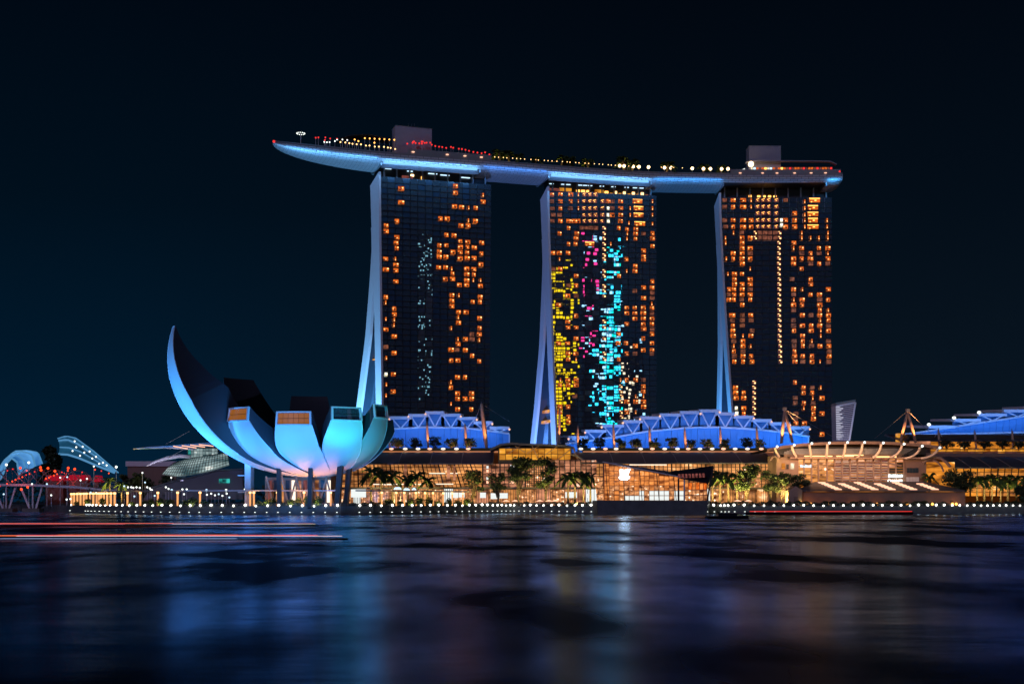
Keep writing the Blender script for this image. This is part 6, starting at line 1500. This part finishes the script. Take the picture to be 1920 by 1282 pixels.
# ------------------------------------------------------------------ boats
def boat(lab, px0, px1, pyw, rows, H_=1.2, cabin=None):
    """pyw: waterline row; rows: list of (height above water, thickness, material, px0, px1)"""
    Y = CH * F / (pyw - HOR); x0, x1 = XX(px0, Y), XX(px1, Y); L = x1 - x0
    t = thing('river_boat', ((x0 + x1) / 2, Y, 0), lab, 'boat', 'long low river boats')
    b = MB(); n = 20; wd = 2.4
    def sec(f): 
        e = min(1, f / .06, (1 - f) / .10); return wd * math.sqrt(max(.02, 1 - (1 - e) ** 2))
    def Pt(i, j):
        f = i / n; w_ = sec(f); z = [H_ * (.9 + .25 * max(0, (f - .85) / .15)), .1, -.4, .1, H_ * (.9 + .25 * max(0, (f - .85) / .15))][j]
        return (x0 + L * f, Y + [-w_, -w_ * .85, 0, w_ * .85, w_][j], z)
    b.grid(Pt, n, 4); b.build('hull', M['boat'], t)
    b = MB(); b.grid(lambda i, j: (x0 + L * i / n, Y + (-sec(i / n) if j == 0 else sec(i / n)) * .98, H_ * .86), n, 1); b.build('deck', M['boat'], t)
    for (z, th, m, a, c) in rows:
        MB().box(XX(a, Y), XX(c, Y), Y - wd - .12, Y - wd * .7, z, z + th).build('trail_strip', m, t)
    if rows:
        for k in range(12):
            f = .04 + .92 * k / 11; x = x0 + L * f; zt_ = max(r[0] for r in rows)
            MB().box(x - .03, x + .03, Y - wd * .8, Y - wd * .78, H_ * .8, zt_).build('stanchion', M['boat'], t)
    if cabin:
        a, c, z0, z1 = cabin
        MB().box(XX(a, Y), XX(c, Y), Y - wd * .72, Y + wd * .7, H_ * .85, z0).build('cabin', M['boat'], t); MB().box(XX(a - 3, Y), XX(c + 3, Y), Y - wd * .8, Y + wd * .8, z0, z1).build('roof', M['boat'], t)
M['boat'] = mat('dark_boat_paint', (.012, .014, .02), .3)
M['l_red'] = E('trail_red', (1, .04, .03), 1.0); M['l_orange'] = E('trail_orange', (1, .16, .04), .9); M['l_white'] = E('trail_white', (1, .72, .74), .85); M['l_yel'] = E('trail_yellow', (.9, .7, .25), .8)  # glowing strips added in place of passing boats' light trails
M['l_blue'] = E('trail_blue', (.35, .5, .9), .7); M['l_pink'] = E('trail_pink', (.8, .12, .2), .6)
boat('far long boat at the left added to carry a red and white light trail', -30, 597, 986, [(.50, .07, M['l_orange'], -20, 330), (.585, .03, M['l_pink'], -20, 590), (.38, .07, M['l_pink'], -20, 240), (.42, .06, M['l_white'], 330, 470), (.42, .06, M['l_yel'], 470, 594)], .2)
boat('near long boat at the left added to carry red, white and blue light trails', -30, 652, 1011, [(.47, .10, M['l_orange'], -20, 46), (.55, .045, M['l_red'], 46, 600), (.45, .05, M['l_white'], 45, 645), (.60, .03, M['l_orange'], 120, 452), (.16, .04, M['l_blue'], -20, 450)], .14)
boat('far boat near the quay at the right added to carry a red light trail', 1398, 1712, 964.5, [(1.05, .22, M['l_red'], 1404, 1706)], .9)
b = None
boat('small unlit dark boat before the crystal pavilion', 1322, 1404, 972, [], .8, cabin=(1345, 1380, 1.25, 1.4))
boat('long low dark hull at the right added for the dark line of a wake', 978, 1712, 976.5, [], .22)  # hull added to draw a dark wake line

# ------------------------------------------------------------------ office towers across the bay, seen mirrored in the hotel glass
def mirrored(P0, kx, dist, py0, py1, wpx, lab, mt, phi_, density, band, Yf, seed, cx, cz):
    n = Vector((math.sin(R(phi_)), -math.cos(R(phi_)), 0)); d = Vector((P0.x, P0.y, 0)).normalized(); r = d - n * 2 * d.dot(n)
    c = Vector((P0.x, P0.y, 0)) + r * dist; sc = (P0.length + dist) / P0.length * Yf
    zt = CH + (HOR - py0) / F * sc; zb = max(DZ, CH + (HOR - py1) / F * sc); wd = wpx / F * sc
    t = thing('office_tower', (c.x, c.y, 2.6), lab, 'tower', 'office towers mirrored in the hotel glass')
    sd = Vector((-r.y, r.x, 0)); rr = random.Random(seed)
    def Q(u, v, z): return c + sd * (u * wd) + r * v + Vector((0, 0, z))
    b = MB(); b.hexa([Q(-.5, .5, 2.6), Q(.5, .5, 2.6), Q(.5, 14, 2.6), Q(-.5, 14, 2.6), Q(-.5, .5, zt + 4), Q(.5, .5, zt + 4), Q(.5, 14, zt + 4), Q(-.5, 14, zt + 4)]); b.build('wall', M['dark'], t)
    nc = max(3, int(wd / cx)); nr = int((zt - zb) / cz); bs = [MB() for _ in mt]
    for j in range(nr):
        bandon = rr.random() < band
        for i in range(nc):
            if rr.random() < (density if bandon else density * .32):
                k = rr.randrange(len(mt)); u0 = -.5 + (i + .1) / nc; u1 = -.5 + (i + .9) / nc; z0 = zb + (zt - zb) * (j + .15) / nr; z1 = zb + (zt - zb) * (j + .8) / nr
                bs[k].hexa([Q(u0, .1, z0), Q(u1, .1, z0), Q(u1, .45, z0), Q(u0, .45, z0), Q(u0, .1, z1), Q(u1, .1, z1), Q(u1, .45, z1), Q(u0, .45, z1)])
    for k, bb in enumerate(bs):
        if bb.f: bb.build('lit_windows', mt[k], t, kind='stuff')
def onf(O, phi_, px):
    kk = (px - 960) / F; U = Vector((math.cos(R(phi_)), math.sin(R(phi_)), 0)); u = (kk * O.y - O.x) / (U.x - kk * U.y); return O + U * u
O2 = Vector((XX(1028, 735), 735, 0)); O1 = Vector((XX(712, 703), 703, 0))
M['c_yel'] = E('city_yellow', (1, .50, .0), 2.6); M['c_cyan'] = E('city_cyan', (.05, .75, 1), 3.2); M['c_teal'] = E('city_teal', (.0, .9, .7), 2.6); M['c_pale'] = E('city_pale', (.5, .8, 1), 2.6)
M['c_dim'] = E('city_dim', (.45, .75, .8), 1.3); M['c_pink'] = E('city_pink', (1, .03, .18), 3.2); M['c_warm'] = E('city_warm', (1, .6, .35), 3)
for (px, y0, y1, w_, lab, mt, dn, bn, sd_, cx, cz, dist) in (
    (1046, 488, 850, 27, 'yellow lit office tower mirrored at the left of the middle hotel tower', [M['c_yel']], .95, .62, 1, 3.4, 3.6, 520),
    (1071, 488, 850, 20, 'slim yellow lit office tower beside the broad yellow one', [M['c_yel']], .42, .6, 2, 2.8, 3.6, 520),
    (1106, 425, 665, 30, 'red and white lit office tower mirrored left of centre', [M['c_pink'], M['c_pink'], M['c_pale']], .6, .55, 3, 3.4, 3.8, 500),
    (1147, 455, 830, 36, 'cyan lit office tower mirrored at the centre of the middle hotel tower', [M['c_cyan'], M['c_cyan'], M['c_cyan'], M['c_teal'], M['c_pale']], .95, .62, 4, 3.0, 4.2, 520),
    (1119, 650, 840, 22, 'low pale office block left of the cyan one', [M['c_pale'], M['c_cyan']], .42, .65, 5, 3.4, 3.6, 480),
    (1176, 675, 835, 16, 'warm lit office block right of the cyan one', [M['c_warm']], .5, .8, 6, 2.6, 3.4, 500),
    (1194, 640, 835, 18, 'pale lit office block farthest right of the mirrored group', [M['c_pale'], M['c_warm']], .32, .5, 7, 3.0, 3.6, 520)):
    P0 = onf(O2, 11, px); mirrored(P0, 0, dist, y0, y1, w_, lab, mt, 11, dn, bn, P0.y, sd_, cx, cz)
P0 = onf(O1, 17, 802); mirrored(P0, 0, 470, 440, 745, 62, 'sparsely lit office tower mirrored in the leftmost hotel tower', [M['c_dim']], 17, .13, .6, P0.y, 17, 1.2, 1.7)
